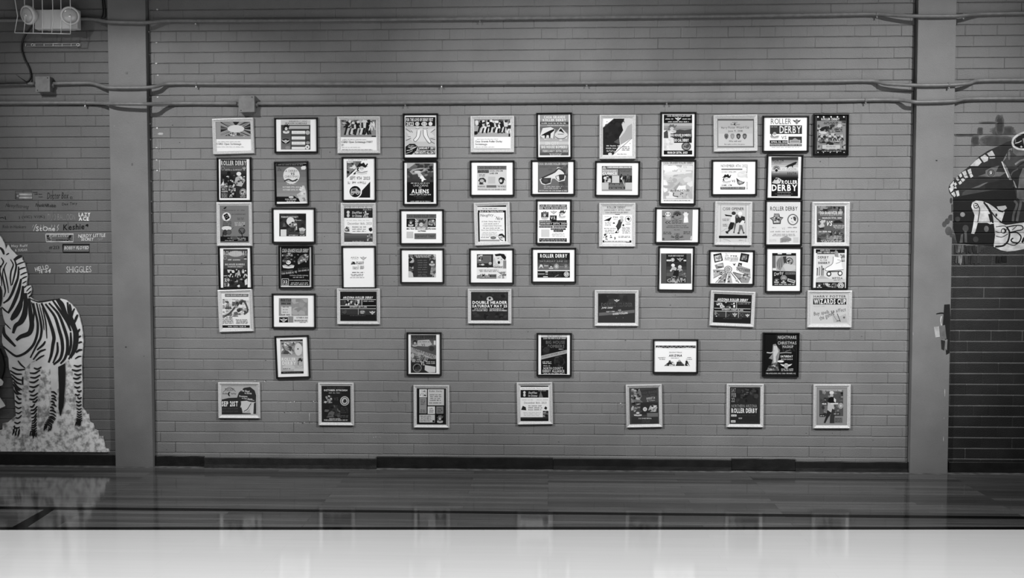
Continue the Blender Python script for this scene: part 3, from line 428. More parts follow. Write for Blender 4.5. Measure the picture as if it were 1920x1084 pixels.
 ('E', (1378, 55, 1733, 488), 's', 244, 'silver framed holiday poster with dark snowman banner and blank foot band', [('r', 1412, 88, 1700, 446, 110), ('r', 1412, 88, 1700, 112, 150), ('t', 'CASA GRANDE ROLLER DERBY', 1418, 92, 1700, 110, 234, 'h'), ('r', 1412, 113, 1700, 206, 42), ('e', 1455, 150, 15, 16, 214), ('e', 1455, 182, 14, 18, 205), ('p', [(1605, 205), (1630, 130), (1660, 205)], 170), ('b', 1605, 135, 1660, 203, 12, 9, [226, 80, 190], 5), ('t', 'Stuffies', 1495, 140, 1592, 165, 228, 'b', 0, .2), ('t', 'for Christmas', 1496, 172, 1592, 198, 228, 'b', 0, .2), ('t', 'Skate Show', 1604, 116, 1690, 130, 214, 'r', 0, .3), ('r', 1412, 206, 1700, 362, 240), ('d', 1425, 222, 1690, 240, 205, 1), ('t', 'December 16th, 2023', 1450, 250, 1690, 278, 118, 'r'), ('d', 1490, 285, 1645, 350, 140, 3), ('p', [(1418, 320), (1440, 290), (1465, 310), (1470, 345), (1430, 345)], 90), ('b', 1418, 295, 1470, 345, 8, 10, [40, 150, 205], 3), ('p', [(1660, 310), (1690, 300), (1698, 330), (1680, 345), (1662, 330)], 36), ('p', [(1412, 350), (1500, 362), (1700, 362), (1700, 446), (1412, 446)], 92), ('f', 1412, 366, 1640, 446, 110, 70, 4), ('b', 1645, 368, 1698, 440, 12, 14, [150, 60, 190], 5), ('d', 1490, 432, 1615, 446, 180)]),
 ('E', (150, 486, 497, 922), 'k', 246, 'black framed dark poster, glowing title and lower pack of skaters', [('r', 206, 518, 450, 905, 66), ('f', 206, 560, 450, 720, 120, 80, 5), ('e', 330, 565, 70, 30, 190), ('t', 'ROLLER DERBY', 210, 537, 442, 580, 200, 'h'), ('d', 270, 590, 395, 605, 150), ('o', 224, 606, 17, 18, 5, 170), ('b', 410, 590, 440, 622, 6, 10, [200, 40], 3), ('d', 245, 612, 395, 636, 214, 1), ('t', 'BIG HOUSE BOMBERS', 225, 662, 420, 680, 214, 'h'), ('t', 'CHAMPIONS SUNDAY', 250, 686, 402, 702, 205, 'h'), ('r', 206, 715, 450, 905, 50), ('c', 245, 715, 440, 800, 7, 23, [215, 40, 226, 30, 190]), ('b', 210, 780, 448, 900, 40, 16, [30, 60, 100, 180, 20, 220], 53), ('d', 210, 776, 275, 792, 226, 1), ('t', '20', 218, 812, 270, 842, 215, 'h'), ('d', 212, 850, 265, 895, 205, 3), ('p', [(420, 830), (445, 810), (448, 870), (425, 880)], 222)], 5),
 ('E', (755, 480, 1103, 915), 'k', 30, 'black framed black poster with slanted matchup text and two crests', [('r', 768, 488, 1085, 492, 226), ('r', 768, 488, 782, 900, 220), ('r', 1070, 490, 1085, 900, 214), ('r', 768, 886, 1085, 900, 232), ('r', 782, 500, 1070, 885, 20), ('t', 'CASA GRANDE ROLLER DERBY', 795, 514, 1058, 552, 210, 'b', 0, .15), ('p', [(790, 580), (880, 555), (900, 562), (880, 585), (830, 590)], 140), ('b', 790, 556, 900, 590, 10, 16, [90, 180, 60], 3), ('m', 785, 590, 930, 712, 40, 220), ('b', 800, 595, 925, 650, 14, 14, [120, 70, 160], 8), ('p', [(950, 625), (980, 585), (1030, 562), (1062, 580), (1055, 620), (1000, 650), (955, 672)], 110), ('b', 950, 570, 1060, 668, 18, 14, [60, 150, 190, 90], 9), ('t', 'BIG HOUSE BOMBERS', 788, 730, 905, 752, 150, 'b', 6), ('t', 'CASA GRANDE AZ', 790, 750, 912, 766, 214, 'b', 6), ('t', 'VS', 920, 735, 942, 758, 206, 'b'), ('t', 'SKY CENTRAL', 952, 704, 1062, 726, 130, 'b', 6), ('t', 'CASA GRANDE, AZ', 955, 725, 1064, 742, 214, 'b', 6), ('t', 'Old Bakers Double Lightning', 870, 775, 1055, 790, 214, 'r', 0, .2), ('d', 900, 792, 1020, 808, 200), ('t', 'www.roommatrimonyderby.org', 868, 822, 1062, 838, 220, 'r', 0, .1), ('d', 870, 848, 1060, 880, 205, 2), ('r', 790, 812, 862, 884, 190), ('r', 797, 818, 856, 878, 24), ('t', '22', 805, 830, 848, 858, 226, 'h'), ('d', 802, 862, 852, 874, 220)]),
 ('E', (1385, 486, 1735, 918), 'k', 250, 'black framed almost blank white sheet with small lines in the middle', [('t', 'ARIZA', 1480, 595, 1560, 612, 130), ('w', 1572, 588, 1642, 632, 176, 240), ('d', 1485, 616, 1560, 624, 190), ('p', [(1482, 670), (1495, 642), (1520, 645), (1528, 672)], 60), ('b', 1484, 644, 1528, 674, 8, 8, [40, 200, 120], 4), ('t', 'BIG HOUSE', 1536, 642, 1612, 656, 50, 'b'), ('t', 'BOMBERS', 1532, 658, 1610, 670, 50, 'b'), ('d', 1545, 680, 1565, 690, 170), ('t', 'TEQUILA', 1498, 694, 1560, 706, 50, 'b'), ('t', 'SHEILAS', 1500, 708, 1560, 720, 50, 'b'), ('e', 1594, 702, 22, 18, 200), ('b', 1572, 684, 1616, 720, 8, 8, [60, 170, 226], 5), ('d', 1490, 742, 1618, 760, 120), ('d', 1480, 765, 1618, 790, 60, 2), ('d', 1475, 796, 1628, 808, 130), ('r', 1404, 500, 1716, 506, 200)], 3),
 ('F', (48, 120, 492, 475), 'k', 246, 'black framed white matted flyer, three team crests over grey bars', [('r', 118, 168, 416, 210, 112), ('t', 'CASA GRANDE ROLLER DERBY', 130, 174, 404, 204, 70, 'b'), ('r', 118, 212, 205, 298, 20), ('r', 330, 212, 412, 298, 22), ('r', 205, 210, 330, 326, 150)] + [('p', [(205, 212 + i * 24), (205, 222 + i * 24), (268, 268)], 226) for i in range(4)] + [('m', 128, 218, 195, 292, 90, 205), ('m', 212, 215, 320, 328, 60, 214), ('p', [(335, 250), (350, 225), (390, 222), (408, 245), (402, 275), (365, 285), (340, 275)], 160), ('b', 338, 225, 405, 282, 14, 12, [60, 205, 110], 3), ('t', 'BIKE TECH', 120, 306, 196, 324, 52, 'b'), ('t', 'CACTHORNS', 232, 330, 312, 346, 44, 'b'), ('t', 'APPLE KICKING', 332, 306, 412, 324, 52, 'b'), ('r', 120, 344, 186, 408, 206), ('r', 198, 360, 414, 418, 120), ('t', 'TUSAYAN PLOT TONIGHT', 206, 376, 404, 402, 56, 'b')]),
 ('F', (790, 47, 1160, 485), 's', 236, 'silver framed white program sheet with thick dark border and script heading', [('r', 826, 80, 1115, 96, 16), ('r', 830, 100, 1112, 128, 226), ('d', 875, 104, 1050, 122, 150), ('r', 832, 130, 1112, 152, 14), ('t', 'Book of the Valentine Parents', 852, 133, 1084, 149, 232, 'b'), ('p', [(830, 152), (846, 152), (852, 445), (838, 445)], 16), ('p', [(1096, 152), (1112, 152), (1115, 440), (1102, 440)], 22), ('t', 'Naughty', 856, 164, 988, 200, 46, 'r', 2, .3), ('d', 996, 184, 1015, 194, 140), ('t', 'Nice', 1014, 194, 1080, 226, 40, 'r', -2, .3), ('t', 'A Roller Derby Mash Up', 870, 236, 1055, 252, 50, 'r', 0, .2), ('d', 890, 258, 1055, 272, 160), ('t', 'Yavapai County Fairgrounds', 878, 278, 1068, 294, 44, 'r', 0, .2), ('d', 880, 300, 1060, 316, 130), ('t', 'Doors Open 4:30 PM First Bout 5 PM', 868, 322, 1084, 336, 80), ('d', 870, 345, 1040, 395, 190, 4), ('e', 1066, 398, 32, 36, 232), ('p', [(1034, 390), (1045, 368), (1075, 362), (1100, 385), (1098, 410), (1070, 384)], 40), ('e', 1068, 402, 14, 12, 170), ('l', [(1040, 395), (1060, 425), (1085, 435)], 7, 60), ('e', 986, 405, 28, 13, 60), ('e', 986, 405, 20, 8, 140), ('d', 862, 396, 948, 408, 110), ('r', 850, 424, 1050, 440, 170)], 12),
 ('F', (1410, 22, 1770, 473), 'k', 246, 'black framed white poster crossed by black strips with white lettering', [('r', 1446, 72, 1722, 96, 26), ('t', 'CASA GRANDE ROLLER DERBY', 1450, 75, 1716, 93, 226, 'b'), ('r', 1446, 98, 1724, 122, 26), ('t', 'BEER TRACK DRAGON CRUSHER', 1450, 101, 1720, 119, 226, 'b'), ('m', 1460, 135, 1540, 225, 50, 200), ('r', 1465, 150, 1538, 200, 44), ('m', 1464, 138, 1536, 222, 120, 205), ('m', 1632, 125, 1716, 212, 70, 214), ('w', 1555, 130, 1625, 170, 170, 230), ('r', 1552, 182, 1620, 230, 24), ('t', 'VS.', 1558, 192, 1616, 222, 214, 'h'), ('r', 1446, 230, 1720, 250, 26), ('t', 'DEMON BLAST', 1450, 233, 1566, 247, 214, 'b'), ('d', 1610, 234, 1715, 248, 130), ('r', 1446, 252, 1724, 282, 22), ('t', 'JANUARY 20TH, 2024', 1450, 256, 1720, 278, 234, 'b'), ('r', 1446, 288, 1580, 304, 36), ('r', 1588, 288, 1722, 304, 44), ('d', 1450, 290, 1576, 302, 190), ('d', 1592, 290, 1718, 302, 190), ('r', 1466, 322, 1546, 394, 218), ('r', 1562, 310, 1710, 326, 30), ('r', 1590, 328, 1684, 346, 30), ('d', 1566, 312, 1706, 324, 200), ('d', 1594, 330, 1680, 344, 200), ('d', 1570, 355, 1705, 395, 205, 3), ('r', 1446, 410, 1720, 428, 30), ('d', 1450, 412, 1716, 426, 210), ('r', 1446, 430, 1722, 444, 40), ('d', 1450, 431, 1716, 443, 210)], -2),
 ('F', (52, 512, 495, 865), 'k', 246, 'black framed white matted dark camouflage sheet with centred lines', [('r', 138, 570, 412, 800, 92), ('b', 140, 572, 200, 798, 22, 26, [190, 60, 130, 220, 40], 61), ('b', 350, 572, 410, 798, 22, 24, [170, 60, 130, 205, 90], 62), ('p', [(180, 575), (345, 575), (350, 640), (365, 700), (350, 798), (195, 798), (188, 690), (200, 640)], 56), ('t', 'CASA GRANDE ROLLER DERBY', 196, 577, 366, 590, 222, 'b'), ('t', 'TEAM TRYOUTS', 212, 592, 345, 605, 222, 'b')] + [('d', 228, y, 332, y + 16, 150, 1) for y in (622, 645, 668, 691, 714, 740, 762, 778)] + [('m', 338, 612, 410, 684, 50, 205), ('p', [(138, 740), (180, 755), (188, 798), (138, 798)], 205), ('p', [(360, 720), (410, 700), (411, 730), (380, 745)], 150)]),
 ('F', (743, 512, 1193, 870), 'k', 246, 'black framed retro flyer with shouting woman beside a television', [('r', 820, 565, 1118, 815, 232), ('r', 822, 570, 985, 702, 46), ('r', 826, 582, 966, 660, 120), ('b', 828, 575, 880, 640, 14, 14, [205, 40, 150, 226], 63), ('r', 880, 595, 950, 650, 108), ('d', 840, 665, 905, 682, 180), ('e', 880, 674, 16, 9, 215), ('p', [(1000, 570), (1050, 562), (1095, 568), (1115, 600), (1105, 630), (1080, 612), (1060, 585), (1010, 590)], 34), ('p', [(1015, 592), (1060, 585), (1080, 615), (1078, 655), (1050, 672), (1028, 650), (1015, 620)], 226), ('e', 1042, 652, 12, 16, 30), ('l', [(1028, 612), (1045, 608)], 5, 40), ('l', [(1062, 618), (1076, 622)], 5, 40), ('p', [(1000, 690), (985, 630), (1000, 600), (1020, 660), (1060, 690), (1110, 690), (1115, 710), (1000, 710)], 212), ('r', 1085, 632, 1116, 712, 150), ('e', 955, 660, 22, 22, 90), ('e', 955, 660, 15, 15, 190), ('l', [(945, 680), (930, 705)], 8, 60), ('t', 'Games!', 985, 684, 1078, 706, 60, 'b', 0, .2), ('d', 840, 720, 1045, 748, 130, 2), ('p', [(822, 790), (870, 765), (870, 810), (822, 812)], 150), ('d', 825, 775, 860, 790, 50), ('t', 'Mad', 875, 765, 942, 800, 30, 'b', 0, .2), ('r', 945, 770, 1018, 808, 120), ('t', 'MIXER', 950, 778, 1014, 796, 40, 'b'), ('b', 1030, 745, 1116, 812, 16, 14, [190, 130, 170, 226], 5), ('r', 850, 800, 1018, 814, 150)]),
 ('F', (1365, 505, 1815, 860), 'k', 246, 'black framed white matted black flyer with bold title and badge row', [('r', 1428, 555, 1752, 804, 28), ('f', 1430, 625, 1750, 725, 70, 120, 3), ('r', 1450, 564, 1728, 608, 30), ('t', 'ROLLER DERBY', 1455, 567, 1726, 604, 238, 'h'), ('d', 1448, 608, 1732, 624, 120, 1), ('t', 'SATURDAY JUNE 22', 1450, 632, 1725, 652, 180, 'r'), ('b', 1432, 655, 1750, 676, 24, 16, [90, 130, 70], 9), ('p', [(1440, 715), (1455, 672), (1475, 672), (1488, 712), (1465, 692)], 214), ('r', 1494, 680, 1536, 690, 200), ('m', 1536, 672, 1592, 716, 60, 214), ('e', 1618, 692, 24, 26, 200), ('o', 1618, 692, 20, 22, 4, 50), ('d', 1650, 685, 1690, 700, 170), ('e', 1712, 692, 18, 22, 170), ('o', 1712, 692, 15, 18, 4, 60), ('r', 1430, 728, 1750, 738, 232), ('r', 1432, 760, 1500, 774, 150), ('r', 1508, 742, 1532, 752, 220), ('r', 1508, 764, 1532, 772, 214), ('r', 1485, 790, 1532, 798, 220), ('d', 1538, 745, 1680, 798, 90, 3), ('e', 1718, 770, 26, 26, 220), ('o', 1718, 770, 20, 20, 4, 70), ('l', [(1718, 755), (1718, 770), (1726, 780)], 5, 60), ('l', [(1600, 795), (1640, 775)], 5, 170)]),
 ('G', (195, 60, 590, 540), 's', 242, 'silver framed white poster with one leaping skater and round badge', [('r', 232, 96, 552, 190, 205), ('t', 'ROLLER DERBY', 282, 100, 482, 124, 62, 'b'), ('t', 'JANUARY 19TH, 2019', 250, 132, 534, 152, 56, 'b'), ('t', 'CASA GRANDE ROLLER DERBY', 260, 158, 514, 174, 66, 'b'), ('r', 370, 184, 420, 192, 90), ('r', 234, 196, 550, 492, 240), ('p', [(240, 258), (275, 240), (315, 222), (335, 215), (320, 240), (305, 262), (280, 256)], 30), ('d', 252, 202, 330, 220, 190), ('d', 255, 266, 330, 312, 130, 3), ('t', '700', 345, 208, 398, 228, 70, 'b'), ('d', 350, 235, 395, 246, 110), ('e', 440, 218, 22, 16, 205), ('p', [(405, 250), (430, 235), (455, 250), (440, 290), (430, 330), (412, 350), (375, 320), (395, 285)], 74), ('p', [(425, 238), (455, 232), (460, 262), (430, 270)], 190), ('p', [(375, 320), (412, 345), (400, 372), (385, 330)], 40), ('p', [(362, 390), (395, 355), (412, 370), (408, 388), (380, 392)], 40), ('e', 398, 374, 10, 10, 220), ('e', 458, 305, 10, 12, 60), ('e', 355, 282, 12, 8, 40), ('o', 510, 240, 34, 36, 4, 40), ('p', [(490, 235), (512, 218), (530, 232), (520, 260), (508, 245)], 24), ('t', 'ALIBAR', 482, 284, 538, 300, 110), ('d', 240, 332, 388, 348, 110), ('d', 250, 352, 370, 400, 160, 3), ('d', 442, 322, 540, 396, 120, 5), ('d', 398, 418, 538, 444, 80, 2), ('b', 240, 398, 285, 468, 9, 12, [60, 120, 90], 6), ('b', 310, 410, 340, 445, 5, 9, [40, 90], 5), ('b', 360, 430, 385, 460, 5, 9, [90, 140], 4), ('r', 234, 470, 545, 492, 20), ('r', 250, 470, 524, 490, 226), ('d', 252, 472, 520, 488, 90), ('r', 485, 486, 545, 494, 20)]),
 ('G', (803, 110, 1295, 508), 'k', 246, 'black framed grey certificate style flyer with pale bears and sunburst', [('p', [(878, 140), (1216, 136), (1210, 470), (878, 476)], 142), ('r', 1048, 230, 1150, 280, 150), ('e', 945, 184, 28, 24, 226), ('e', 932, 182, 7, 8, 60), ('e', 958, 182, 7, 8, 60), ('p', [(915, 210), (975, 210), (975, 246), (922, 240)], 186), ('p', [(885, 200), (915, 205), (912, 216), (885, 212)], 30)] + sun(1046, 196, 48, 11, 50, 7) + [('e', 1046, 194, 12, 12, 40), ('p', [(985, 205), (1015, 198), (1010, 225), (985, 222)], 80), ('l', [(1005, 232), (1046, 242), (1088, 225)], 5, 90), ('p', [(1105, 165), (1120, 158), (1140, 166), (1162, 155), (1172, 170), (1160, 205), (1168, 275), (1115, 278), (1122, 210)], 222), ('e', 1112, 166, 12, 12, 130), ('e', 1164, 164, 12, 12, 130), ('e', 1140, 245, 22, 30, 236), ('t', '<<', 915, 258, 972, 292, 50, 'r'), ('d', 985, 246, 1110, 290, 70, 3), ('t', 'Saturday, 25 February, five pm', 942, 304, 1146, 318, 66), ('t', '798 N Picacho Ave, Casa Grande', 925, 322, 1168, 336, 66), ('d', 1005, 348, 1075, 360, 96), ('d', 890, 372, 985, 404, 90, 2), ('d', 1110, 368, 1198, 404, 90, 2), ('e', 972, 396, 12, 10, 110), ('t', 'CGRD', 1014, 392, 1072, 410, 90), ('o', 1045, 436, 24, 24, 5, 40), ('e', 1045, 436, 13, 13, 90)] + [('l', [(1045 + s * a, 436 - s2 * 4), (1045 + s * (a + 34), 420 - s2 * 14)], 6, 60) for s in (-1, 1) for a, s2 in ((30, 0), (34, -1))] + [('e', 895, 452, 12, 10, 100), ('l', [(882, 455), (905, 466)], 5, 60), ('p', [(1186, 460), (1195, 425), (1205, 418), (1208, 465)], 214), ('d', 970, 460, 1130, 470, 110)], -3),
 ('H', (122, 45, 543, 545), 's', 205, 'silver framed pale poster, three jostling skaters and thick black bar', [('r', 168, 82, 485, 510, 205), ('l', [(190, 82), (186, 505)], 3, 120), ('l', [(472, 82), (470, 505)], 3, 120), ('o', 229, 131, 17, 19, 5, 110), ('t', 'S10 OPENER', 252, 114, 450, 146, 82, 'b'), ('p', [(232, 192), (280, 200), (320, 205), (335, 225), (290, 215), (245, 212)], 34), ('e', 335, 180, 24, 20, 56), ('e', 408, 184, 24, 22, 232), ('p', [(320, 200), (350, 200), (352, 255), (340, 285), (302, 282), (300, 250)], 226), ('p', [(300, 280), (342, 285), (332, 340), (318, 364), (270, 356), (285, 310)], 34), ('p', [(352, 215), (385, 208), (410, 235), (400, 280), (355, 300)], 46), ('e', 372, 215, 16, 22, 110), ('p', [(400, 245), (425, 210), (462, 222), (464, 290), (425, 300), (395, 290)], 52), ('p', [(398, 300), (430, 260), (460, 265), (450, 300), (415, 320)], 222), ('p', [(278, 358), (310, 362), (270, 400), (262, 395)], 60), ('p', [(340, 290), (365, 300), (345, 390), (335, 390)], 110), ('p', [(400, 310), (430, 315), (440, 350), (452, 402), (440, 400), (420, 355), (395, 410), (385, 405)], 120), ('p', [(240, 385), (272, 380), (275, 412), (250, 408)], 40), ('e', 390, 405, 14, 10, 60), ('e', 448, 402, 10, 10, 70), ('e', 338, 395, 8, 12, 90), ('d', 206, 238, 285, 270, 120, 2), ('d', 208, 296, 275, 332, 150, 2), ('l', [(195, 390), (260, 345)], 3, 150), ('r', 168, 434, 487, 462, 12), ('l', [(215, 470), (260, 480), (300, 500)], 4, 150), ('d', 390, 475, 455, 494, 170)], -5),
 ('H', (693, 30, 1108, 550), 'k', 232, 'black framed pale poster with star shield and state map badges', [('r', 728, 62, 1080, 515, 226), ('d', 740, 80, 1065, 96, 205), ('t', 'ROLLER DERBY', 748, 104, 1056, 152, 66, 'b'), ('p', [(740, 235), (785, 222), (790, 185), (850, 185), (858, 220), (898, 228), (870, 260), (865, 302), (780, 304), (772, 262)], 70), ('p', [(755, 238), (790, 232), (800, 205), (842, 208), (850, 232), (885, 236), (860, 258), (855, 290), (790, 292), (782, 258)], 160), ('b', 785, 225, 855, 285, 10, 16, [60, 205, 120], 5), ('t', 'BIG HOUSE', 786, 192, 846, 206, 220, 'b'), ('e', 1003, 252, 64, 66, 170), ('e', 1003, 252, 57, 60, 66), ('e', 1003, 252, 50, 53, 226), ('p', [(1003, 222), (1030, 215), (1042, 240), (1035, 272), (1015, 260)], 78), ('e', 988, 238, 6, 8, 40), ('l', [(985, 268), (995, 278), (1010, 282)], 4, 110), ('d', 765, 332, 820, 350, 170), ('d', 945, 332, 1060, 350, 160), ('t', 'VS', 878, 340, 914, 366, 190, 'b'), ('d', 740, 374, 1068, 400, 176, 1), ('d', 762, 410, 1050, 440, 168, 2), ('p', [(860, 465), (925, 435), (985, 465), (985, 490), (860, 514)], 170), ('d', 870, 465, 975, 508, 110, 4), ('r', 1008, 452, 1066, 512, 206), ('d', 735, 470, 820, 500, 205, 2)]),
 ('H', (1222, 52, 1643, 555), 's', 236, 'silver framed grey mottled poster with blackletter heading', [('r', 1272, 98, 1588, 508, 112), ('b', 1274, 100, 1584, 180, 36, 24, [50, 130, 80, 160, 40], 71), ('b', 1276, 375, 1584, 500, 50, 24, [50, 130, 80, 150, 100], 72), ('r', 1280, 200, 1584, 372, 104), ('t', 'CASA GRANDE ROLLER DERBY', 1308, 160, 1566, 192, 238, 'h'), ('d', 1312, 194, 1562, 206, 215), ('t', 'MARCH 9TH, 2019', 1336, 226, 1552, 246, 236, 'b'), ('d', 1410, 206, 1470, 216, 180), ('p', [(1285, 320), (1295, 270), (1325, 255), (1365, 262), (1360, 330), (1310, 345)], 200), ('b', 1288, 250, 1370, 330, 16, 16, [36, 60, 205, 120], 73), ('r', 1300, 346, 1354, 364, 40), ('t', 'VS', 1380, 268, 1446, 324, 236, 'b', 0, .2), ('p', [(1455, 290), (1475, 262), (1530, 258), (1575, 290)], 36), ('d', 1460, 266, 1570, 296, 60, 2), ('t', 'DOORS OPEN 4PM', 1456, 312, 1580, 326, 222, 'b'), ('t', 'FIRST BOUT 5PM', 1462, 330, 1578, 344, 222, 'b'), ('d', 1470, 346, 1575, 358, 200), ('d', 1290, 376, 1440, 400, 220, 1), ('d', 1460, 430, 1560, 470, 220, 3), ('r', 1280, 480, 1584, 506, 60), ('d', 1312, 480, 1564, 506, 232, 2)]),
 ('G', (835, 533, 1235, 1027), 'k', 246, 'black framed grey poster in wide white bands, two skaters mid push', [('r', 868, 612, 1200, 942, 86), ('r', 925, 615, 1148, 940, 64), ('r', 928, 616, 1145, 720, 28), ('t', 'BIG HOUSE BOMBERS', 935, 617, 1140, 630, 90, 'b'), ('t', 'ROLLER DERBY DOUBLE BOUT', 950, 632, 1118, 645, 224, 'b'), ('r', 930, 680, 978, 698, 205), ('e', 996, 682, 20, 20, 214), ('o', 996, 682, 15, 15, 4, 40), ('w', 1040, 655, 1115, 702, 180, 60), ('r', 1115, 682, 1143, 698, 205), ('d', 935, 704, 1140, 716, 110), ('f', 928, 720, 1145, 860, 50, 96, 4), ('e', 1000, 742, 20, 18, 226), ('p', [(975, 810), (985, 768), (1010, 752), (1040, 775), (1030, 800), (1000, 790)], 190), ('e', 1075, 760, 20, 20, 205), ('p', [(1045, 790), (1060, 770), (1090, 775), (1105, 800), (1085, 800), (1070, 815)], 180), ('p', [(1015, 800), (1065, 795), (1060, 870), (995, 872), (1000, 840)], 30), ('p', [(965, 800), (985, 780), (980, 815)], 214), ('b', 930, 860, 1145, 938, 40, 14, [110, 170, 80, 190, 60], 75), ('t', 'GLAM', 935, 886, 1135, 928, 176, 'b'), ('b', 1095, 810, 1145, 870, 10, 12, [110, 150], 6)], -6),
 ('H', (55, 595, 572, 997), 'k', 240, 'black framed collage poster with rays fanning from a spiral', [('r', 85, 622, 545, 968, 236), ('p', [(105, 645), (195, 628), (215, 715), (120, 740)], 22), ('p', [(118, 665), (185, 648), (200, 705), (130, 725)], 205), ('b', 125, 655, 195, 715, 8, 16, [226, 150], 3), ('p', [(418, 628), (512, 645), (495, 738), (400, 718)], 24), ('p', [(432, 650), (490, 655), (480, 715), (415, 705)], 120), ('b', 425, 660, 485, 710, 10, 14, [190, 60, 160], 4), ('b', 235, 630, 290, 670, 8, 12, [190, 205, 150], 5), ('t', '798', 296, 656, 372, 672, 60, 'b'), ('t', 'N PICACHO', 236, 680, 385, 694, 50, 'b'), ('t', 'CASA GRANDE', 232, 698, 385, 710, 110, 'b'), ('d', 290, 714, 382, 726, 130), ('p', [(325, 745), (340, 755), (356, 742), (348, 772), (335, 768)], 60), ('p', [(390, 740), (430, 745), (422, 790), (378, 785)], 40), ('l', [(395, 760), (420, 770)], 8, 205), ('p', [(120, 765), (215, 738), (225, 790), (140, 812)], 150), ('r', 150, 760, 210, 772, 226), ('r', 155, 785, 205, 796, 60), ('p', [(360, 790), (405, 772), (520, 810), (525, 890), (400, 840)], 178), ('t', 'OCTOBER', 366, 804, 522, 836, 34, 'b', -8), ('p', [(102, 822), (235, 820), (235, 840), (110, 912)], 190), ('b', 110, 830, 220, 880, 12, 12, [60, 226, 120], 6), ('l', [(102, 820), (240, 822)], 4, 40), ('l', [(104, 915), (245, 840)], 4, 30), ('p', [(150, 965), (245, 855), (255, 860), (235, 965)], 150), ('b', 165, 890, 240, 960, 10, 14, [40, 205], 7), ('l', [(130, 965), (245, 848)], 5, 20), ('l', [(235, 965), (262, 850)], 5, 20), ('p', [(262, 965), (272, 850), (295, 850), (320, 965)], 190), ('b', 265, 880, 315, 960, 10, 12, [60, 120, 226], 8), ('l', [(300, 845), (395, 965)], 6, 20), ('l', [(325, 848), (430, 965)], 5, 20), ('p', [(330, 850), (525, 905), (500, 965), (440, 965)], 170), ('b', 350, 860, 510, 950, 18, 14, [60, 205, 120, 226], 9), ('l', [(330, 845), (525, 900)], 5, 20), ('o', 272, 812, 44, 38, 7, 140), ('o', 270, 812, 26, 22, 6, 110), ('e', 270, 812, 11, 9, 160)], -3),
 ('H', (697, 563, 1107, 1078), 'k', 246, 'black framed white matted dark poster of long haired figure', [('r', 770, 630, 1040, 1000, 26), ('r', 775, 660, 1036, 840, 190), ('r', 775, 660, 808, 840, 110), ('r', 832, 632, 880, 644, 226), ('r', 930, 632, 985, 644, 226), ('p', [(815, 740), (840, 690), (880, 665), (905, 690), (900, 760), (860, 830), (825, 800)], 150), ('l', [(840, 700), (830, 780)], 5, 70), ('l', [(860, 690), (850, 800)], 5, 80), ('l', [(880, 690), (875, 790)], 5, 80), ('e', 965, 722, 42, 42, 60), ('e', 965, 722, 34, 34, 170), ('b', 940, 698, 992, 748, 10, 14, [50, 215], 4), ('p', [(890, 770), (940, 750), (1036, 770), (1036, 812), (930, 850)], 205), ('p', [(890, 670), (930, 665), (925, 740), (905, 750)], 60), ('r', 775, 800, 815, 826, 226), ('p', [(775, 830), (1036, 838), (1036, 1000), (775, 1000)], 28), ('t', 'Derby', 792, 842, 898, 888, 222, 'r', 12, .2), ('r', 918, 848, 1030, 872, 130), ('d', 922, 852, 1026, 868, 40), ('e', 900, 912, 36, 32, 170), ('o', 900, 912, 30, 26, 6, 110), ('m', 785, 915, 852, 968, 130, 205), ('m', 862, 925, 935, 970, 60, 222), ('p', [(945, 915), (1030, 940), (1022, 972), (940, 948)], 206), ('p', [(955, 925), (1020, 944), (1016, 960), (950, 942)], 120), ('d', 785, 972, 1025, 992, 214)]),
 ('H', (1220, 558, 1630, 1045), 'k', 246, 'black framed pale desert poster with large roller skate boot', [('r', 1262, 585, 1596, 1035, 224), ('r', 1262, 588, 1590, 630, 26), ('t', 'ADOPT-A-SKATE', 1312, 594, 1420, 610, 226, 'h'), ('r', 1276, 612, 1480, 642, 60), ('t', 'JUNE - GAMES 2024', 1280, 616, 1475, 636, 226, 'h'), ('p', [(1480, 670), (1470, 620), (1490, 590), (1510, 630), (1520, 680)], 150), ('b', 1540, 640, 1590, 730, 12, 20, [110, 160, 200, 90], 3), ('e', 1500, 640, 16, 34, 170), ('t', 'DERBY', 1286, 664, 1408, 692, 66, 'b'), ('t', 'IN THE', 1312, 702, 1390, 718, 110), ('t', 'DESERT', 1290, 728, 1420, 754, 46, 'h')] + [('l', [(x, 885), (x + 4, 800), (x, y)], 13, g) for x, y, g in ((1278, 810, 130), (1302, 785, 150), (1328, 770, 120), (1345, 820, 160))] + skate(1362, 670, 1580, 900, 238, 60) + [('l', [(1505, 705), (1545, 720), (1490, 750)], 5, 120), ('r', 1262, 920, 1592, 965, 206), ('p', [(1262, 920), (1330, 880), (1420, 920)], 190), ('t', 'WFTDA', 1444, 902, 1565, 926, 70, 'b'), ('d', 1460, 930, 1555, 944, 150), ('r', 1262, 960, 1590, 1035, 28), ('m', 1266, 965, 1338, 1032, 90, 222), ('b', 1345, 970, 1430, 1015, 14, 14, [205, 60, 170], 6), ('e', 1470, 998, 34, 30, 120), ('b', 1440, 975, 1500, 1020, 8, 14, [60, 190], 4), ('e', 1542, 996, 36, 34, 226), ('o', 1542, 996, 28, 26, 6, 60), ('p', [(1530, 1008), (1542, 980), (1556, 1008)], 90)], -4),
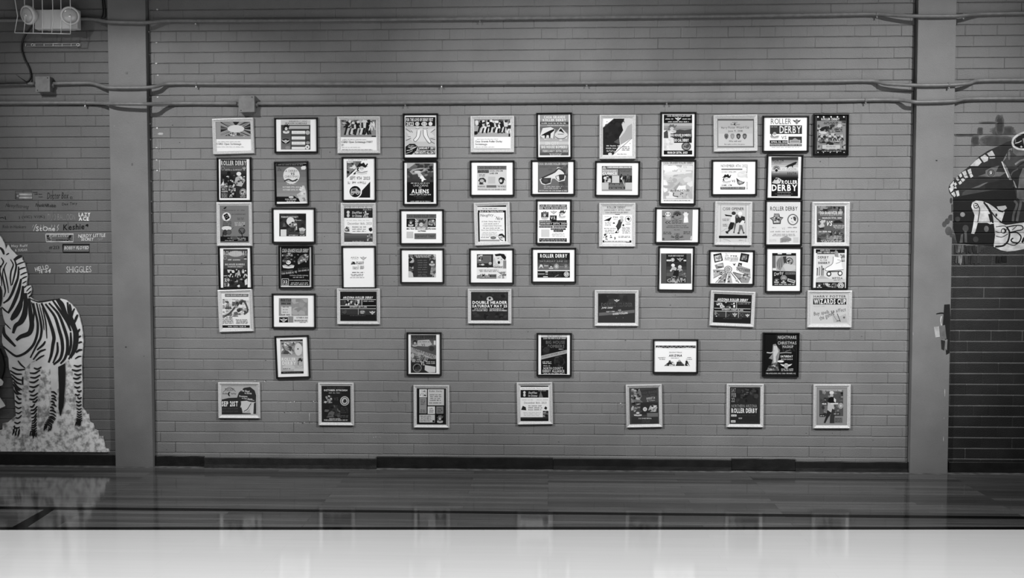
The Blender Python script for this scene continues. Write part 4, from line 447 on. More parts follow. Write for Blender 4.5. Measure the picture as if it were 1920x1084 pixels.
 ('I', (107, 27, 370, 342), 's', 242, 'silver framed white poster with sketchy sprinting skaters in pencil', [('r', 135, 55, 345, 310, 232), ('r', 162, 62, 332, 84, 96), ('t', 'CASA GRANDE ROLLER DERBY', 168, 66, 326, 78, 226, 'b'), ('d', 180, 96, 310, 112, 170), ('b', 145, 100, 215, 240, 40, 16, [130, 205, 90, 170, 222], 81), ('b', 215, 110, 335, 225, 50, 15, [110, 205, 60, 170, 226], 82), ('l', [(250, 150), (290, 110), (320, 150), (325, 190), (300, 210)], 12, 90), ('l', [(160, 225), (200, 200), (235, 160)], 12, 90), ('d', 145, 240, 228, 280, 140, 4), ('d', 240, 245, 330, 280, 140, 4), ('d', 215, 215, 260, 230, 130), ('r', 140, 290, 342, 308, 40), ('d', 180, 292, 318, 306, 205), ('e', 155, 298, 14, 8, 30)], 10),
 ('I', (500, 60, 820, 315), 'k', 246, 'black framed white matted flyer with time table and winged badge', [('r', 553, 94, 766, 272, 226), ('r', 553, 94, 764, 222, 160), ('b', 640, 100, 760, 215, 12, 30, [170, 150, 184], 83), ('r', 565, 96, 642, 142, 120), ('t', 'BEETLE', 566, 98, 642, 116, 40, 'b', 0, .2), ('d', 572, 124, 640, 142, 46), ('r', 570, 155, 645, 228, 214), ('d', 578, 150, 630, 164, 130), ('d', 580, 172, 625, 182, 90), ('d', 580, 190, 625, 200, 90), ('d', 565, 206, 640, 222, 80), ('r', 556, 232, 620, 270, 18), ('w', 558, 236, 618, 268, 214, 60), ('r', 622, 226, 658, 270, 150), ('t', 'OCTOBER 19, 2024', 680, 230, 764, 243, 70, 'b'), ('t', '798 N PICACHO AVE', 664, 250, 758, 264, 66, 'b'), ('d', 700, 265, 750, 274, 130)]),
 ('I', (973, 22, 1288, 285), 's', 40, 'silver framed black double bout poster with two lower panels', [('r', 1000, 50, 1258, 255, 36), ('t', 'ARIZONA ROLLER DERBY', 1020, 81, 1236, 98, 240, 'h', 0, .2), ('r', 1000, 102, 1258, 105, 226), ('r', 1005, 106, 1150, 146, 60), ('b', 1030, 106, 1140, 145, 26, 12, [205, 30, 120, 235], 85), ('r', 1154, 104, 1158, 148, 226), ('d', 1164, 108, 1250, 122, 190), ('r', 1160, 124, 1256, 146, 16), ('r', 1000, 147, 1258, 150, 220), ('t', 'SATURDAY, JULY 9, 2022', 1068, 153, 1192, 164, 236, 'h'), ('r', 1000, 168, 1258, 171, 220), ('r', 1005, 174, 1125, 214, 60), ('r', 1128, 172, 1131, 214, 210), ('r', 1134, 174, 1256, 214, 60), ('b', 1010, 178, 1045, 212, 8, 10, [40, 90], 3), ('d', 1070, 190, 1105, 200, 90), ('e', 1160, 194, 20, 14, 130), ('d', 1145, 184, 1178, 206, 226, 2), ('w', 1210, 184, 1254, 212, 220, 60), ('d', 1060, 216, 1195, 224, 130)]),
 ('I', (520, 362, 780, 681), 'k', 246, 'tilted black framed white matted poster with pale cactus cartoon', [('p', [(562, 396), (727, 392), (734, 640), (570, 643)], 176), ('p', [(562, 396), (727, 392), (727, 404), (562, 407)], 26), ('d', 580, 395, 715, 404, 150), ('b', 572, 410, 725, 500, 34, 18, [160, 205, 130, 90, 222], 91), ('e', 695, 465, 28, 46, 218), ('e', 692, 462, 5, 6, 60), ('l', [(580, 440), (605, 480), (640, 500)], 6, 90), ('l', [(600, 420), (635, 450), (660, 480)], 5, 70), ('r', 568, 518, 730, 622, 190), ('t', 'ROLLER', 574, 526, 676, 550, 230, 'h'), ('t', 'DERBY', 578, 553, 678, 578, 230, 'h'), ('m', 684, 522, 730, 600, 60, 200), ('e', 625, 596, 45, 18, 205), ('d', 580, 600, 650, 612, 90), ('r', 662, 604, 732, 624, 205), ('p', [(569, 628), (732, 624), (733, 640), (570, 643)], 30), ('d', 585, 629, 720, 638, 150)], 11),
 ('I', (110, 705, 417, 968), 's', 196, 'silver framed grey poster with profile of woman in dark helmet', [('p', [(136, 830), (190, 818), (250, 816), (262, 780), (300, 745), (345, 738), (378, 765), (388, 800), (386, 850), (300, 840), (276, 842), (290, 934), (136, 934)], 54), ('p', [(283, 842), (280, 862), (273, 886), (284, 889), (282, 896), (288, 901), (286, 907), (296, 920), (312, 921), (345, 895), (354, 852), (320, 838)], 216), ('p', [(340, 915), (360, 850), (388, 850), (388, 934), (350, 934)], 214), ('l', [(300, 915), (325, 900), (350, 858)], 5, 30), ('p', [(372, 855), (388, 850), (388, 934), (368, 934)], 60), ('p', [(136, 934), (290, 928), (350, 930), (350, 936), (136, 938)], 40), ('t', 'TUCSON', 162, 748, 228, 768, 60, 'b', 4), ('l', [(150, 775), (195, 740), (240, 772)], 3, 80), ('t', 'Roller  Derby', 146, 780, 243, 796, 54, 'b'), ('e', 195, 790, 11, 16, 30), ('e', 200, 790, 6, 12, 190), ('t', 'SEP 21ST', 140, 842, 256, 880, 238, 'h'), ('t', 'DOORS OPEN AT 6:30PM', 140, 890, 256, 901, 130, 'b'), ('t', 'FIRST WHISTLE AT 7:00PM', 140, 910, 256, 921, 130, 'b'), ('t', 'The Good', 280, 760, 340, 774, 236, 'b', -8), ('t', 'vs Devils', 304, 778, 356, 790, 236, 'b', -4), ('t', 'Downtown', 266, 800, 325, 812, 236, 'b', -4), ('t', 'vs Casa Grande', 284, 818, 362, 828, 236, 'b', -6), ('t', 'Roller Derby', 326, 830, 376, 838, 230, 'b', -6)]),
 ('I', (837, 707, 1098, 1020), 's', 36, 'silver framed dark poster, round badge and blurred smoky figures', [('r', 865, 738, 1068, 988, 40), ('t', 'ROLLER DERBY', 905, 741, 1030, 752, 120, 'b'), ('t', 'OCTOBER 12TH/2024', 880, 756, 1050, 769, 232, 'h'), ('d', 915, 774, 1010, 788, 170), ('b', 875, 800, 940, 860, 20, 13, [160, 90, 200, 60], 93), ('t', 'VS', 952, 814, 984, 836, 120, 'b'), ('e', 1031, 840, 33, 34, 205), ('o', 1031, 840, 27, 28, 5, 60), ('p', [(1018, 848), (1025, 826), (1042, 828), (1046, 848), (1030, 856)], 60), ('b', 885, 870, 1000, 960, 26, 24, [60, 80, 110, 50, 34], 94), ('d', 1000, 880, 1062, 930, 110, 4), ('d', 975, 940, 1064, 962, 150, 2), ('d', 915, 962, 1010, 974, 205), ('t', 'WHERE LEGENDS ROAM UNDER A RED SKY', 880, 974, 1054, 984, 226, 'b')]),
 ('J', (530, 25, 848, 280), 's', 46, 'silver framed dark poster with two bold white headline lines', [('r', 558, 48, 820, 252, 44), ('b', 560, 50, 818, 105, 20, 18, [54, 66, 36, 50], 95), ('b', 560, 195, 818, 250, 16, 18, [54, 62, 36], 96), ('e', 690, 98, 22, 16, 190), ('r', 668, 98, 714, 108, 205), ('e', 690, 96, 9, 9, 40), ('t', 'DOUBLE HEADER', 565, 114, 816, 136, 240, 'h'), ('t', 'SATURDAY MAY 25', 564, 141, 816, 161, 240, 'h'), ('t', 'DTW VS SONORA', 580, 167, 674, 176, 232, 'b'), ('t', 'CITY ROLLER GIRLS', 564, 179, 674, 188, 232, 'b'), ('t', 'BANDOLEROS VS', 690, 167, 792, 176, 232, 'b'), ('t', 'BIG HOUSE BOMBERS', 690, 179, 816, 188, 232, 'b')]),
 ('J', (85, 342, 340, 658), 'k', 246, 'black framed poster crossed by a pale diagonal ribbon over busy grey tones', [('r', 117, 360, 302, 636, 96), ('f', 117, 360, 302, 440, 70, 130, 4), ('t', 'ROLLER DERBY', 125, 364, 296, 390, 60, 'b'), ('p', [(165, 400), (250, 395), (272, 430), (240, 445), (165, 440)], 190), ('d', 172, 404, 262, 416, 110), ('t', 'VS', 194, 424, 220, 442, 90, 'b'), ('m', 124, 395, 170, 445, 50, 190), ('e', 268, 460, 20, 18, 60), ('r', 284, 402, 298, 432, 214), ('p', [(117, 448), (180, 470), (302, 510), (302, 550), (240, 525), (117, 486)], 166), ('t', 'FRIDAY ROUND', 130, 480, 296, 502, 110, 'r', -22), ('r', 117, 535, 302, 636, 52), ('b', 118, 500, 215, 560, 14, 16, [60, 150, 90], 97), ('e', 130, 510, 12, 18, 190), ('t', 'PARTY 2023', 165, 500, 244, 545, 200, 'b', -22), ('d', 125, 535, 200, 560, 205, 2), ('d', 225, 550, 300, 572, 214, 2), ('t', 'VS.', 190, 552, 220, 582, 226, 'b'), ('e', 164, 600, 34, 34, 26), ('o', 164, 600, 32, 32, 6, 150), ('b', 145, 582, 184, 620, 8, 12, [110, 60], 3), ('p', [(220, 580), (298, 592), (296, 632), (250, 634), (218, 615)], 214)]),
 ('J', (1030, 347, 1285, 663), 'k', 246, 'black framed black poster with tilted grey date ribbon', [('r', 1062, 362, 1252, 646, 26), ('d', 1090, 362, 1210, 374, 70), ('r', 1062, 362, 1252, 378, 205), ('d', 1100, 364, 1215, 374, 120), ('t', 'CASA GRANDE ROLLER DERBY', 1078, 381, 1246, 391, 226, 'b'), ('t', 'BIG HOUSE', 1098, 402, 1236, 426, 165, 'b'), ('t', 'BOMBERS', 1112, 432, 1232, 455, 165, 'b'), ('d', 1188, 458, 1228, 468, 205), ('o', 1100, 475, 22, 26, 5, 60), ('b', 1070, 440, 1125, 500, 10, 14, [40, 56], 3), ('p', [(1062, 512), (1252, 468), (1252, 494), (1062, 540)], 172), ('t', 'SATURDAY, NOVEMBER 9TH 2024', 1066, 497, 1242, 509, 80, 'r', 13), ('o', 1195, 552, 38, 40, 6, 60), ('b', 1160, 520, 1240, 590, 14, 18, [44, 60, 34], 4), ('d', 1072, 550, 1145, 572, 226, 2), ('d', 1076, 578, 1132, 590, 190), ('t', 'NORTH COUNTY', 1080, 594, 1222, 612, 205, 'b'), ('t', 'DERBY ALLIANCE', 1074, 614, 1232, 632, 214, 'b'), ('d', 1072, 634, 1236, 645, 220)]),
 ('J', (135, 725, 397, 1037), 's', 26, 'silver framed sheet split into grey text boxes on black', [('r', 165, 750, 362, 1004, 22), ('r', 179, 755, 234, 814, 232), ('b', 184, 762, 230, 806, 14, 9, [60, 150, 205], 3), ('r', 241, 755, 358, 872, 216), ('t', 'Roller Derby', 252, 764, 346, 777, 70, 'b', 0, .2), ('d', 255, 788, 342, 842, 120, 4), ('d', 250, 848, 350, 860, 100), ('r', 179, 818, 232, 930, 165), ('d', 188, 826, 226, 870, 60, 4), ('d', 185, 900, 228, 925, 70, 3), ('r', 240, 880, 293, 934, 234), ('d', 250, 888, 284, 926, 90, 3), ('r', 302, 880, 354, 932, 155), ('d', 308, 890, 348, 925, 60, 3), ('r', 179, 940, 292, 996, 216), ('d', 184, 944, 268, 990, 60, 5), ('r', 275, 980, 290, 994, 36), ('m', 302, 940, 356, 1000, 130, 205)]),
 ('J', (885, 702, 1150, 1015), 's', 242, 'silver framed holiday poster with dark banner and thin black foot band', [('r', 914, 730, 1118, 986, 240), ('r', 914, 730, 1116, 738, 26), ('t', 'Casa Grande Roller Derby Presents', 920, 743, 1112, 755, 130, 'r'), ('r', 914, 760, 1116, 816, 34), ('e', 942, 778, 9, 10, 226), ('e', 942, 798, 9, 11, 214), ('t', 'Stuffies', 972, 772, 1034, 788, 226, 'b', 0, .2), ('t', 'for Christmas', 970, 794, 1036, 810, 226, 'b', 0, .2), ('p', [(1045, 816), (1060, 768), (1078, 816)], 130), ('d', 1040, 762, 1105, 770, 190), ('d', 920, 826, 1008, 838, 205), ('d', 1028, 826, 1114, 838, 205), ('t', 'December 16th, 2023', 940, 846, 1102, 862, 112, 'r'), ('d', 965, 868, 1072, 910, 150, 3), ('p', [(918, 905), (930, 875), (952, 885), (955, 908)], 46), ('p', [(1084, 895), (1095, 878), (1108, 890), (1100, 905)], 40), ('d', 930, 918, 1064, 950, 205, 3), ('r', 1076, 912, 1117, 958, 60), ('b', 1078, 914, 1116, 956, 14, 9, [120, 30, 170], 5), ('r', 914, 958, 1117, 986, 56), ('r', 916, 970, 1116, 984, 36), ('d', 920, 960, 1000, 968, 120)], 6),
 ('K', (97, 35, 415, 298), 's', 54, 'silver framed dark poster with outlined headline and tilted grey ribbon', [('r', 125, 62, 388, 268, 54), ('b', 127, 64, 386, 130, 14, 30, [44, 60, 50], 98), ('p', [(128, 70), (180, 70), (200, 110), (150, 150), (128, 150)], 42), ('w', 236, 100, 278, 122, 205, 60), ('t', 'DOUBLE HEADER', 145, 128, 370, 154, 150, 'h'), ('t', 'DOUBLE HEADER', 148, 131, 367, 151, 70, 'h'), ('t', 'JUNE 22ND', 148, 158, 228, 172, 230, 'b', 0, .2), ('p', [(128, 200), (386, 178), (386, 200), (128, 222)], 110), ('r', 178, 184, 246, 200, 70), ('t', 'FURY V FIRE', 182, 188, 242, 196, 226, 'b', 3), ('b', 265, 172, 305, 195, 8, 8, [150, 60], 4), ('t', 'HOOKERS V STALLIONS', 228, 198, 336, 212, 232, 'b', 5), ('e', 255, 236, 2, 2, 170), ('e', 303, 236, 2, 2, 170)]),
 ('K', (933, 37, 1263, 305), 's', 40, 'tilted silver framed black triple bout poster with three lower panels', [('p', [(968, 65), (1232, 72), (1226, 275), (964, 268)], 36), ('t', 'ARIZONA ROLLER DERBY', 988, 96, 1210, 116, 240, 'h', -1.5, .2), ('l', [(966, 116), (1230, 124)], 3, 226), ('b', 980, 122, 1122, 164, 34, 12, [205, 30, 120, 235, 60], 99), ('l', [(1128, 122), (1127, 168)], 3, 226), ('d', 1136, 128, 1224, 140, 170), ('l', [(966, 166), (1228, 172)], 3, 220), ('t', 'SATURDAY, AUGUST 20, 2022', 1020, 174, 1175, 185, 236, 'h', -1.5), ('l', [(965, 186), (1228, 193)], 3, 220), ('p', [(966, 190), (1228, 196), (1227, 236), (966, 230)], 62), ('l', [(1050, 190), (1049, 234)], 3, 210), ('l', [(1142, 192), (1140, 236)], 3, 210), ('b', 968, 194, 1000, 228, 10, 9, [150, 205, 60], 4), ('b', 1060, 198, 1095, 230, 8, 8, [110, 40], 5), ('w', 1096, 196, 1132, 230, 205, 60), ('w', 1190, 206, 1222, 232, 220, 60), ('b', 1146, 202, 1186, 230, 8, 8, [110, 50], 6), ('d', 1028, 238, 1170, 246, 120)], -10),
 ('K', (520, 392, 848, 643), 'k', 248, 'black framed mostly white poster with dark zigzag band near the top', [('r', 540, 438, 830, 456, 56)] + [('l', [(545 + i * 32, 455), (561 + i * 32, 441), (577 + i * 32, 455)], 4, 170, 0, True, False) for i in range(9)] + [('e', 560, 458, 40, 6, 240), ('e', 660, 462, 40, 8, 240), ('e', 770, 460, 40, 7, 240), ('t', 'SEASON 17 FINALE', 638, 483, 730, 492, 90), ('t', 'ARIZ NA', 636, 502, 732, 519, 34, 'h', 0, .15), ('e', 697, 510, 5, 8, 170), ('d', 652, 524, 714, 532, 110), ('t', 'NAUGHTY', 558, 522, 612, 530, 60, 'b'), ('t', 'VS NICE', 565, 534, 608, 542, 60, 'b'), ('t', 'JONES', 768, 522, 798, 530, 60, 'b'), ('t', 'VS CRUZ', 760, 534, 804, 542, 60, 'b'), ('p', [(600, 586), (625, 565), (640, 552), (660, 570), (682, 586)], 60), ('p', [(684, 586), (695, 560), (715, 545), (740, 570), (755, 586)], 70), ('p', [(750, 586), (758, 555), (770, 550), (788, 586)], 46), ('b', 610, 555, 785, 586, 22, 8, [226, 30, 150], 8), ('e', 642, 552, 8, 7, 90), ('e', 712, 548, 9, 7, 190), ('e', 764, 553, 8, 7, 40)]),
 ('K', (323, 717, 590, 1037), 's', 76, 'tilted silver framed dark poster with burst and small round badge', [('p', [(355, 750), (552, 744), (558, 1000), (362, 1003)], 78), ('p', [(360, 760), (410, 748), (450, 790), (425, 830), (460, 860), (400, 870), (365, 850)], 130), ('b', 362, 752, 430, 920, 36, 15, [60, 150, 40, 90, 190], 88), ('p', [(430, 765), (545, 750), (548, 800), (440, 812)], 60), ('t', 'CASA GRANDE', 438, 768, 546, 786, 126, 'b', 6), ('t', 'ROLLER DERBY', 440, 792, 540, 808, 126, 'b', 6), ('t', 'AUGUST 24', 472, 812, 534, 828, 214, 'b', 6), ('t', '@ 4:30pm', 476, 832, 534, 844, 190, 'b', 6), ('r', 430, 850, 556, 940, 56), ('e', 462, 900, 15, 15, 226), ('t', 'VS', 454, 893, 470, 907, 60, 'b'), ('p', [(486, 905), (500, 875), (520, 868), (552, 885), (540, 915), (500, 920)], 190), ('b', 490, 870, 548, 918, 12, 11, [226, 120, 60], 9), ('m', 374, 905, 446, 950, 90, 226), ('p', [(476, 928), (556, 926), (557, 954), (478, 956)], 130), ('r', 364, 956, 556, 1000, 62), ('t', 'CASA GRANDE MEMORIAL', 414, 962, 510, 971, 226, 'b'), ('d', 440, 978, 505, 998, 130, 2)], 8),
 ('L', (752, 37, 1072, 308), 's', 210, 'silver framed pale notice with black title strip and handwriting', [('r', 780, 66, 1044, 278, 212), ('t', 'HARRY POTTER', 795, 73, 1030, 90, 66, 'b'), ('r', 792, 96, 1032, 140, 36), ('t', 'WIZARDS CUP', 797, 99, 1029, 137, 232, 'h'), ('t', 'AUGUST 2016', 794, 147, 875, 158, 176), ('t', 'Buy spells to affect', 796, 178, 1030, 212, 50, 'r', 8, .1), ('t', 'the games!', 836, 205, 950, 245, 50, 'r', 22, .1), ('p', [(930, 215), (985, 225), (1030, 205), (1040, 270), (940, 270)], 190), ('l', [(966, 205), (990, 265)], 5, 80), ('l', [(925, 190), (960, 250), (990, 262)], 3, 120), ('e', 1016, 234, 8, 8, 120), ('l', [(960, 262), (985, 255)], 4, 60)]),
 ('L', (425, 343, 690, 668), 'k', 14, 'all black framed poster with pale gown shape against stage beams', [('p', [(440, 360), (672, 360), (668, 650), (436, 648)], 16)] + [('p', [(520 + i * 18, 360), (528 + i * 18, 360), (560 + i * 26, 480), (545 + i * 26, 480)], 40 + 12 * (i % 2)) for i in range(6)] + [('p', [(500, 430), (520, 425), (535, 450), (550, 470), (545, 520), (530, 570), (545, 620), (450, 622), (485, 590), (498, 540), (470, 530), (495, 500)], 150), ('p', [(505, 440), (528, 440), (540, 480), (520, 520), (525, 570), (500, 610), (480, 610), (505, 560), (502, 500)], 205), ('b', 460, 560, 540, 620, 12, 16, [90, 120, 60], 3), ('l', [(455, 488), (490, 490), (515, 470)], 8, 190), ('l', [(550, 492), (590, 488), (635, 490)], 8, 150), ('l', [(590, 480), (625, 470)], 5, 120), ('t', 'NIGHTMARE', 536, 366, 670, 390, 190, 'b'), ('t', 'CHRISTMAS', 535, 407, 670, 430, 190, 'b'), ('t', 'MASHUP', 570, 436, 648, 456, 190, 'b'), ('t', 'SATURDAY', 556, 508, 644, 524, 232, 'h'), ('t', '11/23/2024', 560, 531, 642, 542, 205, 'b'), ('e', 556, 552, 24, 8, 230), ('w', 552, 562, 640, 602, 226, 60), ('d', 552, 602, 660, 624, 214, 2), ('t', '798 N PICACHO AVE, CASA GRANDE, AZ', 448, 635, 664, 646, 214, 'b')], -3),
 ('L', (165, 715, 432, 1033), 's', 50, 'silver framed dark poster with tall stacked date in the corner', [('r', 193, 744, 398, 998, 46), ('b', 236, 748, 394, 850, 30, 18, [38, 56, 34, 70], 89), ('b', 290, 750, 370, 795, 8, 12, [110, 80, 130], 5), ('t', 'SAT', 198, 748, 230, 776, 176, 'r'), ('t', 'FEB', 199, 782, 232, 811, 176, 'r'), ('t', '22', 199, 817, 222, 846, 190, 'r'), ('t', '2 PM', 230, 828, 254, 840, 150, 'r'), ('t', 'NORTHERN ARIZONA', 200, 865, 384, 887, 170, 'r'), ('t', 'ROLLER DERBY', 199, 892, 386, 927, 240, 'h'), ('r', 197, 938, 236, 952, 226), ('d', 202, 941, 232, 949, 90), ('d', 242, 938, 380, 952, 90, 1), ('t', 'WOW', 250, 960, 276, 971, 226, 'b', 0, .2), ('r', 196, 980, 228, 995, 226), ('d', 200, 983, 224, 992, 90), ('d', 234, 982, 382, 995, 84, 1)]),
 ('L', (795, 718, 1063, 1042), 's', 150, 'silver framed grey poster with lone striding skater on mottled ground', [('r', 824, 748, 1038, 1010, 160), ('r', 836, 762, 1010, 950, 96), ('b', 838, 764, 1008, 945, 46, 18, [60, 130, 90, 150, 40], 90), ('t', 'CASA GRANDE ROLLER DERBY', 856, 758, 1000, 770, 226, 'b'), ('e', 926, 780, 16, 13, 226), ('e', 926, 800, 12, 12, 190), ('p', [(902, 820), (925, 808), (948, 818), (958, 850), (935, 868), (905, 850)], 26), ('p', [(942, 815), (958, 830), (955, 852), (942, 842)], 226), ('p', [(898, 850), (940, 860), (945, 900), (920, 930), (895, 910)], 200), ('p', [(895, 905), (925, 925), (900, 960), (880, 1000), (868, 998), (885, 950)], 46), ('p', [(930, 895), (950, 905), (945, 1000), (912, 1000), (915, 950)], 60), ('r', 918, 854, 974, 864, 220), ('e', 868, 850, 22, 18, 90), ('b', 850, 838, 888, 865, 6, 9, [214, 60], 3), ('e', 992, 874, 17, 20, 205), ('o', 992, 874, 13, 15, 3, 70), ('r', 838, 936, 880, 954, 40), ('d', 842, 940, 876, 951, 205), ('r', 936, 922, 986, 942, 60), ('d', 940, 926, 982, 939, 205), ('r', 945, 958, 1004, 996, 130), ('d', 948, 960, 1002, 994, 70, 3)], 2),
]
# ------------------------------------------------------------------ the large structure: brick bays, columns, floor
PITCH_Z, Z0, BRICK_L = 0.0705, 1.4973, 0.20209
PIL_D = 0.042
XL0, XL1 = on_wall(208.5, 434, -PIL_D)[0], on_wall(279.5, 434, -PIL_D)[0]
XR0, XR1 = on_wall(1714, 441, -PIL_D)[0], on_wall(1785.5, 441, -PIL_D)[0]
XJ = on_wall(350.3, 447)[0]; XH = on_wall(336.7, 487)[0]
K_TOP, K_BOT = -27, 20
def zline(k, dz=0.0):
    return Z0 - k * PITCH_Z + dz

def brick_data(l, rng, jit=1.0):
    """face rounded off along the top edge, sharp arris at the bottom, shallow filled ends"""
    hl, hh = l / 2, PITCH_Z / 2 - 0.0003
    e0, e1 = rng.choice((.0005, .0009, .0014, .0026)), rng.choice((.0005, .0009, .0014, .0026))
    xs = [(-hl, e0), (-hl + 0.006, 0.0)] + ([(rng.uniform(-.3, .3) * hl, 0.0)] if l > 0.07 else []) + [(hl - 0.006, 0.0), (hl, e1)]
    V = []; n = len(xs); ty = rng.uniform(-0.0007, 0.0007) * jit
    for i, (x, yy) in enumerate(xs):
        a = rng.uniform(-0.0018, 0.0014) * jit; b = rng.uniform(-0.0006, 0.0018) * jit; c = rng.uniform(-0.0006, 0.0006) * jit + ty + yy
        c2 = rng.uniform(-0.0006, 0.0006) * jit + ty + yy
        xe = x + (rng.uniform(-0.002, 0.002) * jit if 0 < i < n - 1 else 0)
        V += [(x, 0.03, hh), (x, 0.0060, hh), (xe, c + 0.0022, hh - 0.0034 + a * .5), (xe, c, hh - 0.0086 + a), (xe, c2, -hh + 0.0018 + b), (x, 0.0075, -hh), (x, 0.03, -hh)]
    F = [(i * 7 + j, i * 7 + j + 1, (i + 1) * 7 + j + 1, (i + 1) * 7 + j) for i in range(n - 1) for j in range(6)]
    return V, F
def me_of(name, V, F, mat):
    me = bpy.data.meshes.new(name); me.from_pydata(V, [], F); me.materials.append(mat); me.update(); return me
POOL = {}
def pooled(kind, mat, jit):
    key = (kind, mat.name)
    if key not in POOL:
        POOL[key] = [me_of('brick', *brick_data(BRICK_L if kind == 's' else BRICK_L / 2, random.Random(100 + i), jit), mat) for i in range(12)]
    return R.choice(POOL[key])

def bay(name, x0, x1, dz, mat, jit, boxes, limit=300):
    v, f = box_data(x0, x1, 0.006, 0.16, -0.05, zline(K_TOP, dz))
    wall = mesh_obj(name, v, f, mat); wall['kind'] = 'structure'
    jobs = []
    for k in range(K_TOP, K_BOT + 1):
        head = (k - 1) % 7 == 0; L = BRICK_L / 2 if head else BRICK_L
        o = XH if head else XJ + (L / 2 if k % 2 else 0)
        n0 = math.floor((x0 - o) / L); zc = zline(k, dz) - PITCH_Z / 2
        n = n0
        while o + n * L < x1 - 1e-4:
            a, b = max(o + n * L, x0), min(o + (n + 1) * L, x1); n += 1
            if b - a < 0.018:
                continue
            area = (b - a) / BRICK_L; cx = (a + b) / 2
            for (fx0, fz0, fx1, fz1) in boxes:
                ox = max(0, min(b, fx1) - max(a, fx0)); oz = max(0, min(zc + PITCH_Z / 2, fz1) - max(zc - PITCH_Z / 2, fz0))
                area -= ox * oz / (BRICK_L * PITCH_Z)
            d = math.sqrt(cx * cx + CAM_D ** 2 + (zc - CAM_H) ** 2)
            inview = -3.62 < cx < 3.36 and zc < 3.1
            jobs.append((area / d if inview else -1, cx, zc, b - a, abs(b - a - L) < 1e-4, 'h' if head else 's'))
    jobs.sort(key=lambda j: -j[0])
    SV, SF = [], []
    for i, (sc, cx, zc, l, full, kind) in enumerate(jobs):
        if i < limit:
            me = pooled(kind, mat, jit) if full else me_of('brick', *brick_data(l, R, jit), mat)
            o = bpy.data.objects.new('brick', me); COL.objects.link(o); o.parent = wall; o.location = (cx, 0, zc)
        else:
            V, F = brick_data(l, R, jit); q = len(SV)
            SV += [(x + cx, y, z + zc) for x, y, z in V]; SF += [tuple(a + q for a in g) for g in F]
    if SV:
        s = mesh_obj('brickwork', SV, SF, mat, wall); s['kind'] = 'stuff'
    return wall
BOXES = []
for (crop, bx, *_) in POSTERS:
    ox, oy, s = CROPS[crop]; a = on_wall(ox + bx[0] / s, oy + bx[1] / s); b = on_wall(ox + bx[2] / s, oy + bx[3] / s)
    BOXES.append((a[0], b[1], b[0], a[1]))
GAPW = 0.004
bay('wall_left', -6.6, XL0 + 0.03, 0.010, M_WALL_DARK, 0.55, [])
bay('wall_center', XL1 + GAPW, XR0 - GAPW, 0.0, M_WALL, 1.0, BOXES)
bay('wall_right', XR1 - 0.03, 6.6, 0.0, M_MURAL, 0.55, [])

for nm, a, b in (('wall_column_left', XL0, XL1), ('wall_column_right', XR0, XR1)):
    o = bevel_box(nm, a, b, -PIL_D, 0.14, -0.006, zline(K_TOP), M_PIL, None, 0.003, 2); o['kind'] = 'structure'
for nm, a, b in (('trim_1', XL1, XL1 + GAPW), ('trim_2', XR0 - GAPW, XR0)):     # narrow open gap beside each column, black inside
    v, f = box_data(a, b, 0.035, 0.14, -0.05, zline(K_TOP)); o = mesh_obj(nm, v, f, M_GAP); o['kind'] = 'structure'

# unseen block added above the picture to shade the wall's top left
v, f = box_data(-5.1, -3.02, -3.12, -2.9, 4.42, 5.1)
obm = mesh_obj('ceiling_beam', v, f, M_PIL); obm['kind'] = 'structure'

# floor
v = [(-9, -14, 0), (9, -14, 0), (9, -0.085, 0), (-9, -0.085, 0), (9, -0.085, -0.03), (-9, -0.085, -0.03)]
floor = mesh_obj('floor', v, [(0, 1, 2, 3), (3, 2, 4, 5)], M_WOOD); floor['kind'] = 'structure'
v, f = box_data(-9, 9, -0.066, 0.2, -0.06, -0.004)
mesh_obj('slab_edge', v, f, M_CONCRETE, floor)
v, f = box_data(-9, 9, -0.09, 0.2, -0.08, -0.028)
mesh_obj('expansion_gap', v, f, M_GAP, floor)
def floor_quad(name, pix, z, mat):
    pts = [on_floor(x, y, z) for x, y in pix]
    return mesh_obj(name, [(x, y, z) for x, y in pts], [tuple(range(len(pts)))], mat, floor)
def floor_line(a, b):                                   # extend a line given by two pixels beyond the frame
    p, q = Vector(on_floor(*a)), Vector(on_floor(*b)); d = (q - p) / (q.x - p.x)
    return lambda x: p + d * (x - p.x)
e1 = floor_line((0, 994.2), (1920, 993.6))
mesh_obj('painted_court', [(-9, e1(-9).y, .0008), (9, e1(9).y, .0008), (9, -13.9, .0008), (-9, -13.9, .0008)], [(3, 2, 1, 0)], M_COURT, floor)
def stripe(name, ea, w, z=0.0012):
    mesh_obj(name, [(-9, ea(-9).y, z), (9, ea(9).y, z), (9, ea(9).y + w, z), (-9, ea(-9).y + w, z)], [(0, 1, 2, 3)], M_LINE, floor)
stripe('painted_line', e1, 0.052)
e2 = floor_line((0, 954.5), (1920, 973.5))
stripe('painted_line', e2, 0.050)
floor_quad('painted_line', [(22, 989), (50, 989), (106, 952.5), (88, 952.5)], 0.0010, M_LINE)

